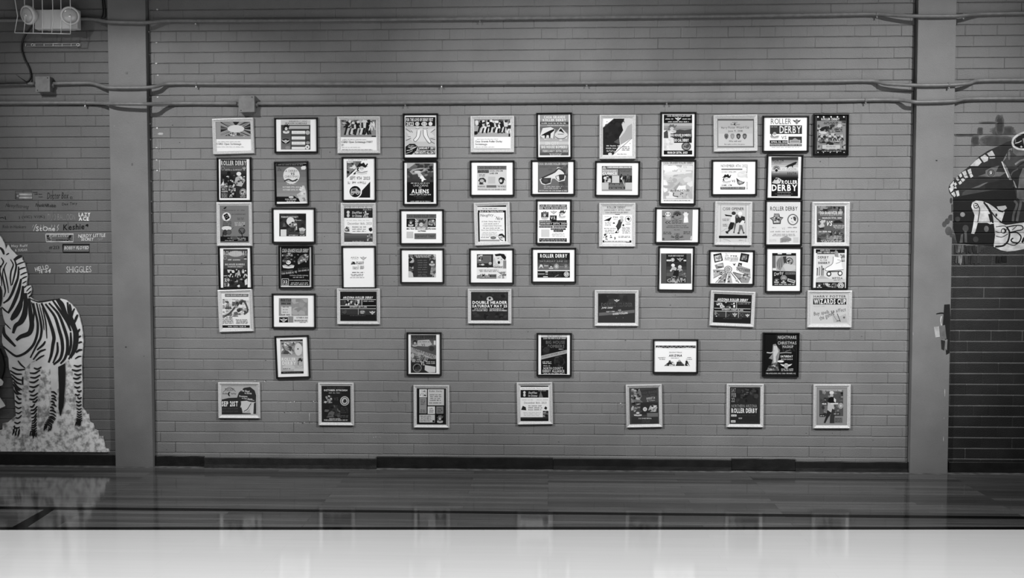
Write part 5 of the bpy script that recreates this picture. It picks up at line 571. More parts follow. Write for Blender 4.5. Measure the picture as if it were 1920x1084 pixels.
# rubber base strips, each its own piece
def base_strip(px0, px1, yo, z0a, z1, lean, mat, parent):
    xa, xb = on_wall(px0, 866, -yo)[0], on_wall(px1, 872, -yo)[0]
    V = []; n = 8
    for i in range(n + 1):
        x = xa + (xb - xa) * i / n; w = 0.0012 * math.sin(i * 1.7)
        for (y, z) in ((-yo - 0.006 - lean, z0a - 0.0035), (-yo - 0.005 + w, z0a + (z1 - z0a) * .3), (-yo - 0.004 + w, z1 - 0.004), (-yo - 0.001, z1), (-yo + 0.005, z1), (-yo + 0.005, z0a - .0035)):
            V.append((x, y, z))
    F = [(i * 6 + j, (i + 1) * 6 + j, (i + 1) * 6 + (j + 1) % 6, i * 6 + (j + 1) % 6) for i in range(n) for j in range(6)]
    F += [tuple(range(6)), tuple(range(n * 6, n * 6 + 6))[::-1]]
    return mesh_obj('base_strip', V, F, mat, parent)
bb = empty('baseboard_left'); bb['kind'] = 'structure'
base_strip(-880, 217, 0.007, 0.002, 0.072, 0.0, M_RUBBER, bb)
bb = empty('baseboard_center'); bb['kind'] = 'structure'
for a in ((285.5, 383, .007, .002, .066, 0.0, M_RUBBER), (383.5, 706, .045, .0, .066, .003, M_RUBBER2), (706.5, 1037, .012, 0.003, .074, 0.0, M_RUBBER),
          (1037.5, 1371, .018, 0.0, .071, .004, M_RUBBER), (1371.5, 1491, .010, .006, .078, 0.0, M_RUBBER), (1491.5, 1705, .014, 0.0, .064, .003, M_RUBBER)):
    base_strip(*a, bb)
bb = empty('baseboard_right'); bb['kind'] = 'structure'
base_strip(1779, 2860, 0.007, 0.002, 0.066, 0.0, M_RUBBER, bb)

# ------------------------------------------------------------------ conduits, boxes, emergency light
def conduit(pts, label, straps, marks=()):
    """pts: (px, py, stand-off from the brick face); one electrical conduit with its straps"""
    P = []
    for px, py, off in pts:
        x, z = on_wall(px, py, -off); P.append((x, -off, z))
    root = empty('conduit', (P[0][0], 0, P[0][2])); tag(root, label, 'conduit', 'conduits along the brick wall')
    o = root.location
    L = [Vector(p) - o for p in P]
    tube('pipe', smooth_path(L, 6), 0.0118, M_CONDUIT, root, 12)
    for px in straps:
        i = max(j for j in range(len(pts)) if pts[j][0] <= px); a, b = pts[i], pts[i + 1]; t = (px - a[0]) / (b[0] - a[0])
        py = a[1] + (b[1] - a[1]) * t; off = a[2] + (b[2] - a[2]) * t
        x, z = on_wall(px, py, -off); c = Vector((x, -off, z)) - o
        sd, sf = tube_data([c + Vector((-.006, 0, 0)), c + Vector((.006, 0, 0))], 0.0138, 12)
        td, tf = box_data(c.x - .005, c.x + .005, c.y - 0.003, c.y - 0.001, c.z - 0.026, c.z - 0.012)
        sc, sf2 = tube_data([c + Vector((0, -.007, -.021)), c + Vector((0, -.001, -.021))], 0.004, 8)
        st = mesh_obj('strap', *merge((sd, sf), (td, tf)), M_CONDUIT, root)
        mesh_obj('screw', sc, sf2, M_CHIP if px in marks else M_CONDUIT, st)
    return root
OFF = 0.0165
conduit([(-880, 44, OFF), (60, 38, OFF), (148, 35.5, OFF), (176, 36, OFF + .004), (200, 40.6, .056), (235, 42.2, .057), (271, 42.6, .056), (292, 41, .035), (310, 39, OFF), (396, 39, OFF), (640, 37.5, OFF), (1000, 34, OFF), (1300, 31, OFF),
         (1560, 27.6, OFF), (1641, 26.4, OFF), (1671, 28.4, .035), (1720, 30.4, .056), (1795, 30, .056), (1816, 28, .045), (1838, 26.4, OFF), (1935, 24.5, OFF), (2860, 9, OFF)],
        'topmost grey conduit, running behind the twin head emergency light', (367, 900, 1644, 1806), (367,))
conduit([(98, 156.8, OFF), (171, 156, OFF), (187, 160, .04), (204, 164.4, .056), (271, 164.4, .056), (292, 162.2, .045), (313, 157.4, OFF), (396, 157.3, OFF), (830, 156.8, OFF), (1380, 153.6, OFF), (1560, 152.4, OFF),
         (1638, 151.9, OFF), (1661, 157, .04), (1718, 160, .056), (1791, 159, .056), (1816, 156, .045), (1832, 151.3, OFF), (1935, 150, OFF), (2860, 139, OFF)],
        'middle grey conduit leaving the square box under the emergency light', (368, 828, 1100, 1779), (368, 828))
conduit([(-880, 191, OFF), (160, 193, OFF), (185, 193.4, OFF + .01), (208, 194.4, .085), (240, 194.8, .1), (273, 195, .098), (300, 194.6, .05), (325, 194, OFF), (445, 194, OFF)],
        'lowest grey conduit bulging clear of the column beside the zebra', (160,), (160,))
conduit([(478, 194.2, OFF), (700, 193, OFF), (1000, 190.6, OFF), (1560, 188.3, OFF), (1682, 187.2, OFF), (1710, 190.7, .055), (1722, 191.6, .057), (1789, 189.6, .056), (1806, 185.8, .03), (1830, 185.2, OFF), (1935, 184.8, OFF), (2860, 178, OFF)],
        'lowest grey conduit running just above the rows of framed posters', (760, 1250, 1623), ())
conduit([(-880, 159, OFF), (20, 157.2, OFF), (66, 157, OFF)], 'short grey conduit entering the square box, black cable tied along it', (), ())

def junction_box(px0, py0, px1, py1, dep, label):
    a = on_wall(px0, py0, -dep); b = on_wall(px1, py1, -dep); cx, cz = (a[0] + b[0]) / 2, b[1]
    root = empty('junction_box', (cx, 0, cz)); tag(root, label, 'junction box', 'junction boxes on the conduits')
    w, h = (b[0] - a[0]) / 2, a[1] - b[1]
    bevel_box('box_body', -w, w, -dep + .003, -.001, 0, h, M_CONDUIT, root, .003, 2)
    cv = bevel_box('cover_plate', -w - .001, w + .001, -dep, -dep + .004, -.001, h + .001, M_CONDUIT, root, .0012, 1)
    for sx, sz in ((-.72, .1), (.72, .9)):
        v, f = tube_data([(sx * w, -dep - .002, sz * h), (sx * w, -dep + .001, sz * h)], .004, 8); mesh_obj('screw', v, f, M_CABLE, cv)
    for s in (-1, 1):
        v, f = tube_data([(s * w, -OFF, h * .48), (s * (w + .014), -OFF, h * .48)], .0155, 10); mesh_obj('connector', v, f, M_CONDUIT, root)
junction_box(66, 143.5, 93.5, 172, .052, 'square grey junction box below the emergency light')
junction_box(447.5, 179, 477, 210, .05, 'square grey junction box above the framed posters')

# emergency light: housing with two swivel heads
def pw(px, py, off):
    x, z = on_wall(px, py, -off); return Vector((x, -off, z))
c0 = pw(104, 55, .0); el = empty('emergency_light', c0); tag(el, 'white emergency light unit with two round lamp heads in a wire guard', 'emergency light')
A, B = pw(64.5, 54.5, .085) - c0, pw(144.5, 17, .085) - c0
bevel_box('housing', A.x, B.x, -.085, -.031, A.z, B.z, M_WHITE, el, .006, 2)
bevel_box('mounting_bracket', A.x + .05, B.x - .05, -.032, -.001, A.z + .004, A.z + .04, M_WHITE, el, .003, 1)
M_LENS = new_mat('clear_lamp_cover', 175, 0.12, 0, 0.6, 0.6); M_BULB = new_mat('lamp_reflector', 215, 0.15, 0.5)
def head(px, py, off, aim, rad):
    c = pw(px, py, off) - c0; d = Vector(aim).normalized()
    prof = [(-.042, .35), (-.036, .62), (-.018, .86), (0, .98), (.012, 1.0), (.017, .93), (.0175, .8)]
    path = [c + d * t for t, _ in prof]; v, f = tube_data(path, [rad * q for _, q in prof], 22)
    h = mesh_obj('lamp_head', v, f, M_WHITE, el, smooth=True)
    pr = [(.0172, .8), (.024, .66), (.029, .4), (.031, .12)]
    v, f = tube_data([c + d * t for t, _ in pr], [rad * q for _, q in pr], 22); mesh_obj('lens', v, f, M_LENS, h, smooth=True)
    v, f = tube_data([c + d * .029, c + d * .033], [rad * .22, rad * .14], 10); mesh_obj('bulb', v, f, M_BULB, h, smooth=True)
    e = c - d * .03; v, f = tube_data([e, Vector((e.x * .9 + 0, -.08, e.z))], .012, 10); mesh_obj('swivel', v, f, M_WHITE, h, smooth=True)
head(54.5, 28, .125, (-.35, -.85, -.25), .063)
head(131.5, 29.5, .125, (.35, -.85, -.25), .060)

g0 = pw(90, 84, .0); gd = empty('wire_guard', g0); tag(gd, 'bent wire guard cage hung around the emergency light', 'wire guard')
def wire(name, pts, r=.003):
    tube(name, [p - g0 for p in pts], r, M_WIRE, gd, 6)
xs = [27.5, 44.7, 62.3, 79.5, 96.9, 114.4, 132]
for i, x in enumerate(xs):
    bend = {0: (5.5, 30), 1: (2, 42), 4: (2.5, 38)}.get(i, (0.5, 40))
    top = {0: -6}.get(i, -1)
    wire('guard_wire', [pw(x, 61.5 + i * .35, .135), pw(x + bend[0], bend[1], .15), pw(x + bend[0] + top, -6, .15), pw(x + bend[0] + top, -60, .12)])
wire('guard_bar', [pw(x, 61.5 + i * .35, .135) for i, x in enumerate(xs)], .0024)
wire('guard_bar', [pw(48, 82.3, .008), pw(150, 82.0, .008)], .0016)
wire('guard_bar', [pw(50, 86.5, .008), pw(150, 85.8, .008)], .0016)
for x in (48, 65.5, 82.5, 99.5, 116.5, 133.5, 150):
    wire('guard_bar', [pw(x, 81.5, .008), pw(x, 87, .008)], .0016)
for x in (61, 146):
    ring_pts = [pw(x + 2.4 * math.cos(a), 84.2 + 2.4 * math.sin(a), .012) for a in [2 * math.pi * k / 10 for k in range(11)]]
    wire('fixing_ring', ring_pts, .0022)
def cable(name, pts, r, label):
    P = [pw(*p) for p in pts]; o = tube(name, smooth_path(P, 8), r, M_CABLE, None, 8); tag(o, label, 'cable', 'loose black cables')
    return o
cable('black_cable', [(70, 45, .03), (60, 50, .05), (50, 62, .03), (43, 75, .012), (41, 92, .010), (46, 110, .010), (55, 128, .010), (58, 143, .010), (54, 152, .022), (47, 154.5, .034), (25, 155.5, .036), (0, 156.5, .036), (-60, 158, .036)], .0062,
      'black cable looping down from the emergency light to the square box')
cable('black_cable', [(191, -40, .012), (192, 0, .012), (193.5, 20, .014), (192, 30, .026), (187, 36.5, .036)], .0045, 'black cable dropping beside the column onto the topmost conduit')
cable('black_cable', [(146, 31, .03), (165, 31.5, .034), (185, 34, .034), (197, 33, .03), (198, 22, .02), (196, 0, .014), (194, -40, .012)], .004, 'black cable running from the emergency light up beside the column')
cable('cable_tie', [(30, 140, .012), (40, 147, .016), (50, 154, .04), (50.5, 159, .03)], .0016, 'thin black cable tie with long loose tail on the conduit')
# ------------------------------------------------------------------ framed posters
def rail_profile(kind):
    if kind == 's':
        return [(0, .001), (0, .013), (.0025, .018), (.006, .019), (.010, .0165), (.0195, .0095), (.0215, .0095), (.0215, .005)]
    return [(0, .001), (0, .015), (.0018, .018), (.006, .0185), (.0095, .014), (.0115, .0105), (.0115, .005)]
def make_frame(crop, bx, kind, paper, label, art, tilt=0.0):
    ox, oy, s = CROPS[crop]; pl = -0.017
    a = on_wall(ox + bx[0] / s, oy + bx[1] / s, pl); b = on_wall(ox + bx[2] / s, oy + bx[3] / s, pl)
    w, h = b[0] - a[0], a[1] - b[1]; cx, cz = (a[0] + b[0]) / 2, (a[1] + b[1]) / 2
    th = math.atan2(tilt / s / 285.0, h)                       # + : foot of the frame swings right
    w -= abs(math.sin(th)) * h * 0.8; h -= abs(math.sin(th)) * w * 0.8
    root = empty('framed_poster', (cx, -0.0025, cz)); root.rotation_euler = (0, -th, 0)
    tag(root, label, 'framed poster', 'framed posters hung on the brick wall')
    prof = rail_profile(kind); V = []; F = []; n = len(prof)
    for (sx, sz) in ((-1, 1), (1, 1), (1, -1), (-1, -1)):
        for (t, d) in prof:
            V.append((sx * (w / 2 - t), -d, sz * (h / 2 - t)))
    for c in range(4):
        d = (c + 1) % 4
        for j in range(n - 1):
            F.append((c * n + j, c * n + j + 1, d * n + j + 1, d * n + j))
    mesh_obj('moulding', V, F, M_SILVER if kind == 's' else M_BLACK, root)
    iw, ih = w / 2 - prof[-1][0] + .002, h / 2 - prof[-1][0] + .002
    v, f = box_data(-iw, iw, -.006, -.0005, -ih, ih)
    sheet = mesh_obj('poster_sheet', v, f, new_sheet(paper), root)
    ct, st = math.cos(th), math.sin(th); m = prof[-1][0] - .001; lx, lz = w / 2 - m, h / 2 - m
    def loc(x, z):                                             # wall coordinates into the frame's own, kept inside the opening
        dx, dz = x - cx, z - cz; u, v_ = dx * ct + dz * st, -dx * st + dz * ct
        return min(max(u, -lx), lx), min(max(v_, -lz), lz)
    if art:
        cv = Canvas(CROPS[crop], -0.0085, loc, first=.0062); cv.run(art); cv.build('print', sheet)
    return root
SHEET = {}
def new_sheet(g):
    if g not in SHEET:
        SHEET[g] = new_mat('poster_paper_%d' % g, g * (.9 if g > 200 else .8), 0.5, 0, 0.35)
    return SHEET[g]
for P in POSTERS:
    make_frame(*P)

# ------------------------------------------------------------------ paint that follows the brick relief
def relief(z, dz):
    k = round((Z0 + dz - z) / PITCH_Z); d = z - zline(k, dz)
    return .0022 * (1 + (d + .0036) / .0052) if -.0088 < d <= -.0036 else .0022 + .0038 * (1 + d / .0036) if -.0036 < d <= 0 else (.0060 * (1 - d / .0021) if 0 < d < .0021 else 0.0)
def wall_paint(name, crop, art, label, cat, dz, group=None, xclip=None, lift=0.0009, plane=0.0, flat=False):
    cv = Canvas(crop, plane, None, step=0.00003, mats=paint, first=0.0)
    cv.run(art)
    gs = sorted(set(cv.G)); bm = bmesh.new(); vv = [bm.verts.new(p) for p in cv.V]
    for q, g in zip(cv.F, cv.G):
        tris = [tuple(q[i] for i in t) for t in tessellate_polygon([[Vector((cv.V[i][0], cv.V[i][2], 0)) for i in q]])] if len(q) > 3 else [q]
        for t in tris:
            a_, b_, c_ = (cv.V[i] for i in t)
            if (b_[0] - a_[0]) * (c_[2] - a_[2]) - (b_[2] - a_[2]) * (c_[0] - a_[0]) < 0:
                t = t[::-1]
            try:
                f = bm.faces.new([vv[i] for i in t]); f.material_index = gs.index(g)
            except ValueError:
                pass
    def cut(co, no, clear_outer=False):
        bmesh.ops.bisect_plane(bm, geom=bm.verts[:] + bm.edges[:] + bm.faces[:], plane_co=co, plane_no=no, clear_outer=clear_outer)
    if xclip:
        side, X = xclip; cut((X, 0, 0), (side, 0, 0), True)
    if not flat:
        zs = [v.co.z for v in bm.verts]
        for k in range(K_TOP, K_BOT + 2):
            for e in (-.0088, -.0036, 0.0, .0021):
                z = zline(k, dz) + e
                if min(zs) < z < max(zs):
                    cut((0, 0, z), (0, 0, 1))
        for v in bm.verts:
            v.co.y += relief(v.co.z, dz)
    for v in bm.verts:
        v.co.y += plane - lift
    me = bpy.data.meshes.new(name); bm.to_mesh(me); bm.free()
    for g in gs:
        me.materials.append(paint(g))
    o = bpy.data.objects.new(name, me); COL.objects.link(o)
    if label:
        tag(o, label, cat, group)
    return o

# signatures painted on the bricks of the left bay
S1, S2 = (0, 340, 9.143), (0, 430, 9.143)
SIG = [
 (S1, [('l', [(262, 300), (262, 172), (548, 168), (556, 305), (262, 305)], 8, 62, 0, True, False), ('r', 330, 208, 550, 243, 190), ('r', 330, 262, 552, 298, 190), ('p', [(268, 205), (345, 252), (268, 300)], 92), ('e', 305, 252, 19, 19, 178)], 'small painted flag with two pale bars and a star'),
 (S1, [('d', 565, 176, 650, 202, 58, 1), ('d', 585, 206, 745, 236, 55, 1), ('d', 660, 252, 735, 284, 66, 1)], 'three tiny dark handwritten lines beside the painted flag'),
 (S1, [('t', 'Doctor Box', 812, 192, 1175, 300, 46, 'r', 1, .12), ('l', [(1205, 268), (1236, 268), (1236, 298), (1205, 298), (1205, 268)], 8, 50, 0, True, False)], 'thin dark tall cursive name ending in a little square'),
 (S1, [('t', 'Nannyfhstrong', 100, 392, 492, 472, 68, 'r', -4, .2)], 'faint sloping dark cursive name on the brick row under the flag'),
 (S1, [('t', 'FrankNRobin', 614, 384, 958, 442, 30, 'b', -2, .1)], 'bold black handwritten name on the brick row under the flag'),
 (S1, [('t', 'Dax Tery', 1065, 362, 1322, 420, 38, 'r', 4, .1)], 'small dark handwritten name next to the bold black one'),
 (S1, [('t', ') (VIC) V/(K)', 322, 588, 765, 645, 46, 'r', 1, -.1), ('l', [(0, 630), (50, 622), (70, 640)], 12, 36), ('l', [(88, 600), (95, 650), (105, 645)], 12, 36)], 'dark brush letters with brackets, level with two white block words'),
 (S1, [('t', 'DUO BALLOON', 820, 560, 1290, 665, 156, 'r')], 'pale ghosted tall block letters, barely lighter than the brick'),
 (S1, [('t', 'LAZY', 1350, 538, 1550, 604, 236, 'h'), ('t', 'ACE', 1350, 610, 1525, 678, 236, 'h')], 'two stacked bright white block words near the column'),
 (S1, [('t', 'Rob in Hankers', 48, 752, 446, 806, 64, 'r', 0, .1)], 'faint dark cursive name above the zebra head'),
 (S1, [('t', 'StOne', 618, 772, 945, 856, 222, 'b'), ('l', [(555, 790), (580, 745)], 9, 190), ('l', [(575, 850), (600, 790), (610, 760), (630, 738)], 10, 215)]
      + [('l', [(x, 790), (x + 12, 765), (x + 5, 745)], 8, 190) for x in (690, 740, 880, 930)] + [('l', [(975, 855), (1000, 815), (985, 785), (1010, 742)], 10, 205)], 'white lettered name framed by wavy flame strokes'),
 (S1, [('t', 'Keshie', 1085, 732, 1448, 832, 10, 'b', 3, .1), ('p', [(1462, 765), (1475, 742), (1500, 730), (1518, 745), (1505, 785), (1490, 770)], 10)], 'thick jet black name followed by a little heart'),
 (S2, [('l', [(785, 82), (1258, 82), (1255, 215), (795, 215), (785, 82)], 18, 228, 0, True, False), ('b', 805, 98, 880, 205, 16, 14, [18, 210, 60], 3), ('b', 1150, 95, 1240, 200, 16, 14, [18, 210, 60], 4), ('t', 'TUFF LOVE', 850, 96, 1140, 130, 215, 'b'), ('t', 'armbars', 960, 168, 1165, 192, 14, 'b'), ('p', [(1180, 95), (1200, 105), (1220, 95), (1222, 125), (1198, 160), (1178, 125)], 12)], 'white painted rectangle with two words, a black heart and leaves'),
 (S2, [('t', 'NERDY LITTLE', 1345, 80, 1808, 136, 240, 'r', 2, .12), ('t', 'SECRET', 1395, 148, 1605, 196, 240, 'r', 0, .1), ('l', [(1670, 180), (1690, 155), (1705, 185), (1690, 188)], 8, 180), ('l', [(1710, 165), (1735, 182), (1760, 150), (1725, 160)], 8, 180)], 'thin white capitals in two lines beside the white rectangle'),
 (S2, [('t', 'Hey Ruff', 198, 262, 472, 318, 226, 'b', 1), ('t', '& SUGAR', 258, 335, 472, 376, 226, 'b', 2)], 'small white capitals in two lines at the zebra mane'),
 (S2, [('t', '#213', 840, 284, 1016, 346, 42, 'r'), ('d', 660, 360, 870, 395, 112, 1)], 'small dark number sign and digits on plain brick'),
 (S2, [('l', [(1072, 262), (1534, 262), (1530, 396), (1080, 396), (1080, 268)], 26, 10, 0, True, False), ('t', 'BOBBY FLOYED', 1106, 290, 1522, 346, 222, 'b', 1, .15)], 'black painted rectangle holding one line of white lettering'),
 (S2, [('t', 'HELLO', 600, 628, 835, 702, 235, 'b', 12), ('t', 'it', 675, 700, 730, 756, 235, 'h'), ('t', 'S4', 775, 668, 872, 748, 235, 'b', -8)], 'messy bright white scrawl right above the zebra back'),
 (S2, [('t', 'SHIGGLES', 1140, 634, 1568, 742, 214, 'r', 1)], 'chalky light grey capitals on a lone brick near the column'),
]
for crop, art, lab in SIG:
    wall_paint('painted_signature', crop, art, lab, 'wall writing', 0.010, 'signatures painted on the bricks')

# the painted figure on the right bay; its elbow runs over the column edge
N1, N2 = (1770, 220, 7.227), (1770, 350, 7.227)
PATCH = [[(580, 490), (650, 450), (690, 520), (610, 530)], [(490, 545), (550, 505), (600, 540), (590, 590), (540, 612)], [(350, 660), (420, 590), (470, 555), (510, 610), (460, 660)], [(610, 545), (692, 540), (690, 556), (620, 560)],
 [(315, 715), (360, 695), (375, 760), (335, 770)], [(340, 775), (375, 765), (395, 800), (360, 822)], [(240, 745), (290, 720), (310, 775), (270, 795)], [(195, 785), (230, 757), (245, 800), (220, 820)], [(265, 800), (310, 785), (325, 815), (290, 830)],
 [(155, 825), (180, 800), (205, 850), (180, 865)], [(225, 840), (260, 820), (285, 850), (250, 878)], [(190, 885), (225, 858), (243, 890), (210, 915)], [(135, 895), (155, 878), (175, 910), (145, 935)], [(80, 920), (130, 860), (135, 900), (90, 960)],
 [(65, 965), (125, 925), (135, 975), (90, 1020)], [(135, 950), (160, 935), (172, 965), (140, 968)], [(95, 1035), (135, 1005), (158, 1060), (140, 1084)], [(155, 1000), (195, 990), (208, 1060), (175, 1075)]]
def shift(art_pts):
    return [(x, y + 939.5) for x, y in art_pts]               # second zoom crop sits 130 px lower
B2 = shift
def smear(x0, y0, x1, y1, g, seed):                           # rolled paint thinning out towards its edge
    rg_ = random.Random(seed); out = []; n = 22; w, h = (x1 - x0) / 2, (y1 - y0) / 2
    for k, (s, t) in enumerate(((1.12, .25), (1.0, .5), (.88, .75), (.7, 1.0))):
        out.append(('p', [((x0 + x1) / 2 + w * q * math.cos(a), (y0 + y1) / 2 + h * q * math.sin(a)) for a, q in [(2 * math.pi * (i + .5) / n, s * rg_.uniform(.84, 1.1) / (math.cos(2 * math.pi * (i + .5) / n) ** 4 + math.sin(2 * math.pi * (i + .5) / n) ** 4) ** .25) for i in range(n)]], 128 + (g - 128) * t))
    return out
FIG = smear(640, 130, 960, 240, 84, 1) + smear(500, 258, 930, 382, 76, 2) + smear(160, 226, 470, 260, 84, 3) + smear(372, 255, 474, 384, 66, 4) + smear(455, 140, 524, 232, 70, 5) + smear(702, -20, 806, 236, 62, 6) + smear(480, 60, 722, 88, 90, 7) + [
 ('p', [(120, 1030), (420, 1000), (700, 950), (1180, 930), (1180, 1780), (900, 1800), (640, 1740), (180, 1710), (130, 1500)], 14),
 ('p', [(60, 960), (75, 915), (130, 850), (230, 748), (310, 690), (350, 655), (480, 530), (600, 450), (760, 380), (850, 335), (920, 312), (950, 400), (880, 430), (810, 560), (790, 610), (870, 820), (940, 960), (700, 985), (500, 1012), (250, 1062), (160, 1086), (110, 1072), (70, 1015)], 46),
 ('p', [(250, 1022), (300, 985), (640, 990), (420, 1030), (240, 1062)], 84), ('p', [(365, 965), (440, 935), (560, 885), (600, 880), (470, 952)], 118), ('p', [(550, 905), (800, 845), (930, 850), (935, 960), (560, 978)], 34),
 ] + [('p', q, 205) for q in PATCH] + [
 ('p', [(460, 800), (560, 762), (560, 720), (640, 680), (745, 655), (700, 740), (840, 745), (760, 800), (620, 808)], 128), ('e', 635, 755, 48, 48, 42), ('o', 635, 755, 38, 38, 8, 140), ('e', 632, 750, 18, 24, 195),
 ('p', [(860, 460), (900, 440), (1000, 520), (1180, 530), (1180, 690), (960, 690), (870, 690), (800, 600), (850, 540)], 84), ('l', [(960, 640), (1040, 585), (1160, 560)], 24, 152), ('l', [(990, 670), (1080, 610), (1170, 600)], 18, 40), ('e', 880, 520, 16, 60, 130),
 ('p', [(925, 395), (1000, 440), (1180, 440), (1180, 528), (980, 522), (930, 480)], 122),
 ('p', [(1180, 205), (1084, 225), (1010, 255), (955, 300), (945, 345), (965, 385), (1020, 420), (1180, 430)], 16), ('l', [(1180, 195), (1084, 205), (1000, 240), (940, 290), (925, 350), (950, 400), (1010, 430), (1090, 436), (1180, 430)], 26, 226),
 ('l', [(960, 352), (1010, 340), (1048, 318)], 11, 205), ('p', [(1060, 290), (1090, 280), (1180, 300), (1180, 385), (1084, 390)], 170), ('e', 1045, 400, 14, 16, 200), ('e', 965, 315, 7, 22, 150),
 ('p', [(860, 690), (1180, 690), (1180, 1500), (990, 1420), (970, 1084), (930, 860)], 38), ('p', [(1020, 800), (1065, 690), (1120, 690), (1090, 960), (1000, 962)], 124), ('p', [(930, 850), (955, 880), (985, 960), (960, 950)], 165), ('l', [(1000, 700), (930, 740), (900, 790)], 16, 100), ('p', [(980, 985), (1180, 985), (1150, 1200), (985, 1090)], 112),
 ('l', B2([(950, 190), (985, 240), (940, 380), (930, 470)]), 32, 92), ('l', B2([(1020, 60), (1040, 200), (1000, 380), (985, 470)]), 34, 104), ('l', [(780, 600), (820, 700), (870, 818)], 15, 220),
 ('p', B2([(365, 270), (380, 215), (430, 190), (510, 195), (560, 215), (600, 230), (650, 260), (700, 300), (750, 340), (820, 340), (775, 480), (740, 480), (830, 520), (920, 510), (1180, 470), (1180, 825), (960, 870), (850, 880), (760, 860), (670, 815), (690, 650), (672, 500), (620, 510), (580, 490), (455, 490), (425, 600), (410, 640), (368, 635), (395, 500), (412, 390), (390, 330)]), 208),
 ('p', B2([(710, 270), (830, 256), (850, 290), (800, 332), (735, 312)]), 196), ('l', B2([(535, 212), (600, 300), (640, 380), (662, 495)]), 24, 18), ('l', B2([(570, 240), (690, 410), (785, 492)]), 16, 18), ('l', B2([(700, 265), (740, 330), (800, 345)]), 12, 18),
 ('l', B2([(400, 240), (412, 288), (455, 282), (452, 238), (410, 226)]), 12, 18), ('l', B2([(440, 228), (480, 300), (468, 400), (455, 482)]), 12, 18), ('e', 432, 1198, 12, 10, 40), ('l', B2([(610, 370), (640, 480)]), 34, 22), ('e', 705, 1325, 14, 22, 30),
 ('l', B2([(690, 605), (760, 622), (850, 575), (825, 535), (700, 545)]), 10, 18), ('l', B2([(700, 670), (780, 685), (865, 640)]), 10, 18), ('l', B2([(850, 548), (960, 528), (1050, 532), (1066, 575), (985, 598), (895, 620)]), 15, 18), ('l', B2([(845, 545), (885, 620), (862, 740), (800, 800), (690, 815)]), 24, 18),
 ('l', B2([(895, 625), (985, 622), (1040, 680), (1005, 758), (925, 752), (905, 722), (935, 698)]), 18, 18), ('l', B2([(980, 535), (920, 590)]), 9, 18), ('e', 805, 1540, 38, 36, 18), ('e', 797, 1542, 20, 24, 205), ('l', B2([(1180, 640), (1090, 690), (1055, 760)]), 30, 18), ('l', B2([(850, 770), (940, 795), (1000, 770)]), 12, 18),
 ('e', 248, 1318, 33, 32, 156), ('e', 570, 1512, 32, 42, 132), ('e', 288, 1505, 42, 46, 82), ('e', 180, 1380, 36, 34, 66), ('p', B2([(225, 650), (255, 640), (250, 760), (205, 765)]), 96), ('p', B2([(270, 600), (305, 605), (310, 760), (275, 755)]), 92), ('e', 425, 1655, 38, 40, 62),
 
]
def streaks(x0, y0, x1, y1, n, gs, seed):                    # thin paint wiped downwards
    rg_ = random.Random(seed)
    return [('l', [(x0 + (x1 - x0) * (i + .5) / n + rg_.uniform(-6, 6), y0 + rg_.uniform(0, 14)), (x0 + (x1 - x0) * (i + .5) / n + rg_.uniform(-10, 10), y1 - rg_.uniform(0, 26))], (x1 - x0) / n * rg_.uniform(1.0, 1.5), rg_.choice(gs), .35) for i in range(n)]
FIG += streaks(150, 1725, 262, 1850, 5, [120, 138, 104, 92], 21) + streaks(262, 1730, 430, 1845, 6, [50, 60, 42], 22) + streaks(430, 1730, 505, 1845, 3, [84, 72, 62], 23) + streaks(152, 1862, 245, 2000, 4, [112, 134, 92], 24) + streaks(275, 1866, 500, 2000, 8, [58, 72, 46, 66], 25) + streaks(700, 1880, 850, 1985, 4, [18, 24], 26)
def mirrored(a, ax=1180):                                     # the other half of the figure, round its middle
    if a[0] in 'pl':
        return (a[0], [(2 * ax - x, y) for x, y in a[1]]) + tuple(a[2:])
    return (a[0], 2 * ax - a[1]) + tuple(a[2:])
FIG += [mirrored(a) for a in FIG[28:] if a[0] in 'ple' and not (a[-1] == 18 and a[0] == 'l')]
mu = empty('painted_mural', (on_wall(1850, 400)[0], 0, on_wall(1850, 480)[1]))
tag(mu, 'painted mural of a figure with patched sleeve, goggles and lettered scroll', 'mural')
for nm, side, X, pl, fl in (('figure_paint', -1, XR1 + .0005, 0.0, False), ('elbow_paint', 1, XR1 - .002, -PIL_D, True)):
    o = wall_paint(nm, N1, [a for a in FIG if a[0] == 'p' and 640 < max(y for _, y in a[1]) < 1090] if fl else FIG, None, None, 0.0, xclip=(side, X), plane=pl, flat=fl, lift=.0012)
    o.parent = mu; o.matrix_parent_inverse = Matrix.Translation(-mu.location)
Q = (1680, 520, 2.854)
o = wall_paint('paint_smudge', Q, [('p', [(258, 146), (288, 144), (292, 250), (291, 330), (288, 405), (268, 415), (262, 330), (250, 260)], 30), ('l', [(215, 196), (245, 192), (275, 196)], 8, 36, .5), ('p', [(232, 262), (262, 255), (270, 330), (240, 330)], 132), ('p', [(203, 266), (230, 262), (234, 318), (210, 322)], 196), ('l', [(243, 208), (239, 230), (243, 258)], 6, 200), ('p', [(240, 335), (262, 340), (258, 392), (243, 385)], 50), ('p', [(262, 335), (275, 332), (272, 392), (264, 380)], 150)],
    'black and white brush dabs on the column edge', 'paint smudge', 0.0, plane=-PIL_D, flat=True, xclip=(1, XR1 - .002))
o = wall_paint('paint_smudge', N2, [('e', 95, 420, 40, 42, 84), ('e', 45, 470, 34, 40, 88), ('e', 100, 640, 26, 50, 86), ('e', 60, 600, 44, 60, 92), ('e', 5, 510, 30, 40, 94), ('e', 95, 190, 16, 40, 60), ('r', 100, 240, 118, 350, 60)],
    'faint grey roller smears on the column beside the mural', 'paint smudge', 0.0, plane=-PIL_D, flat=True, xclip=(1, XR1 - .002))

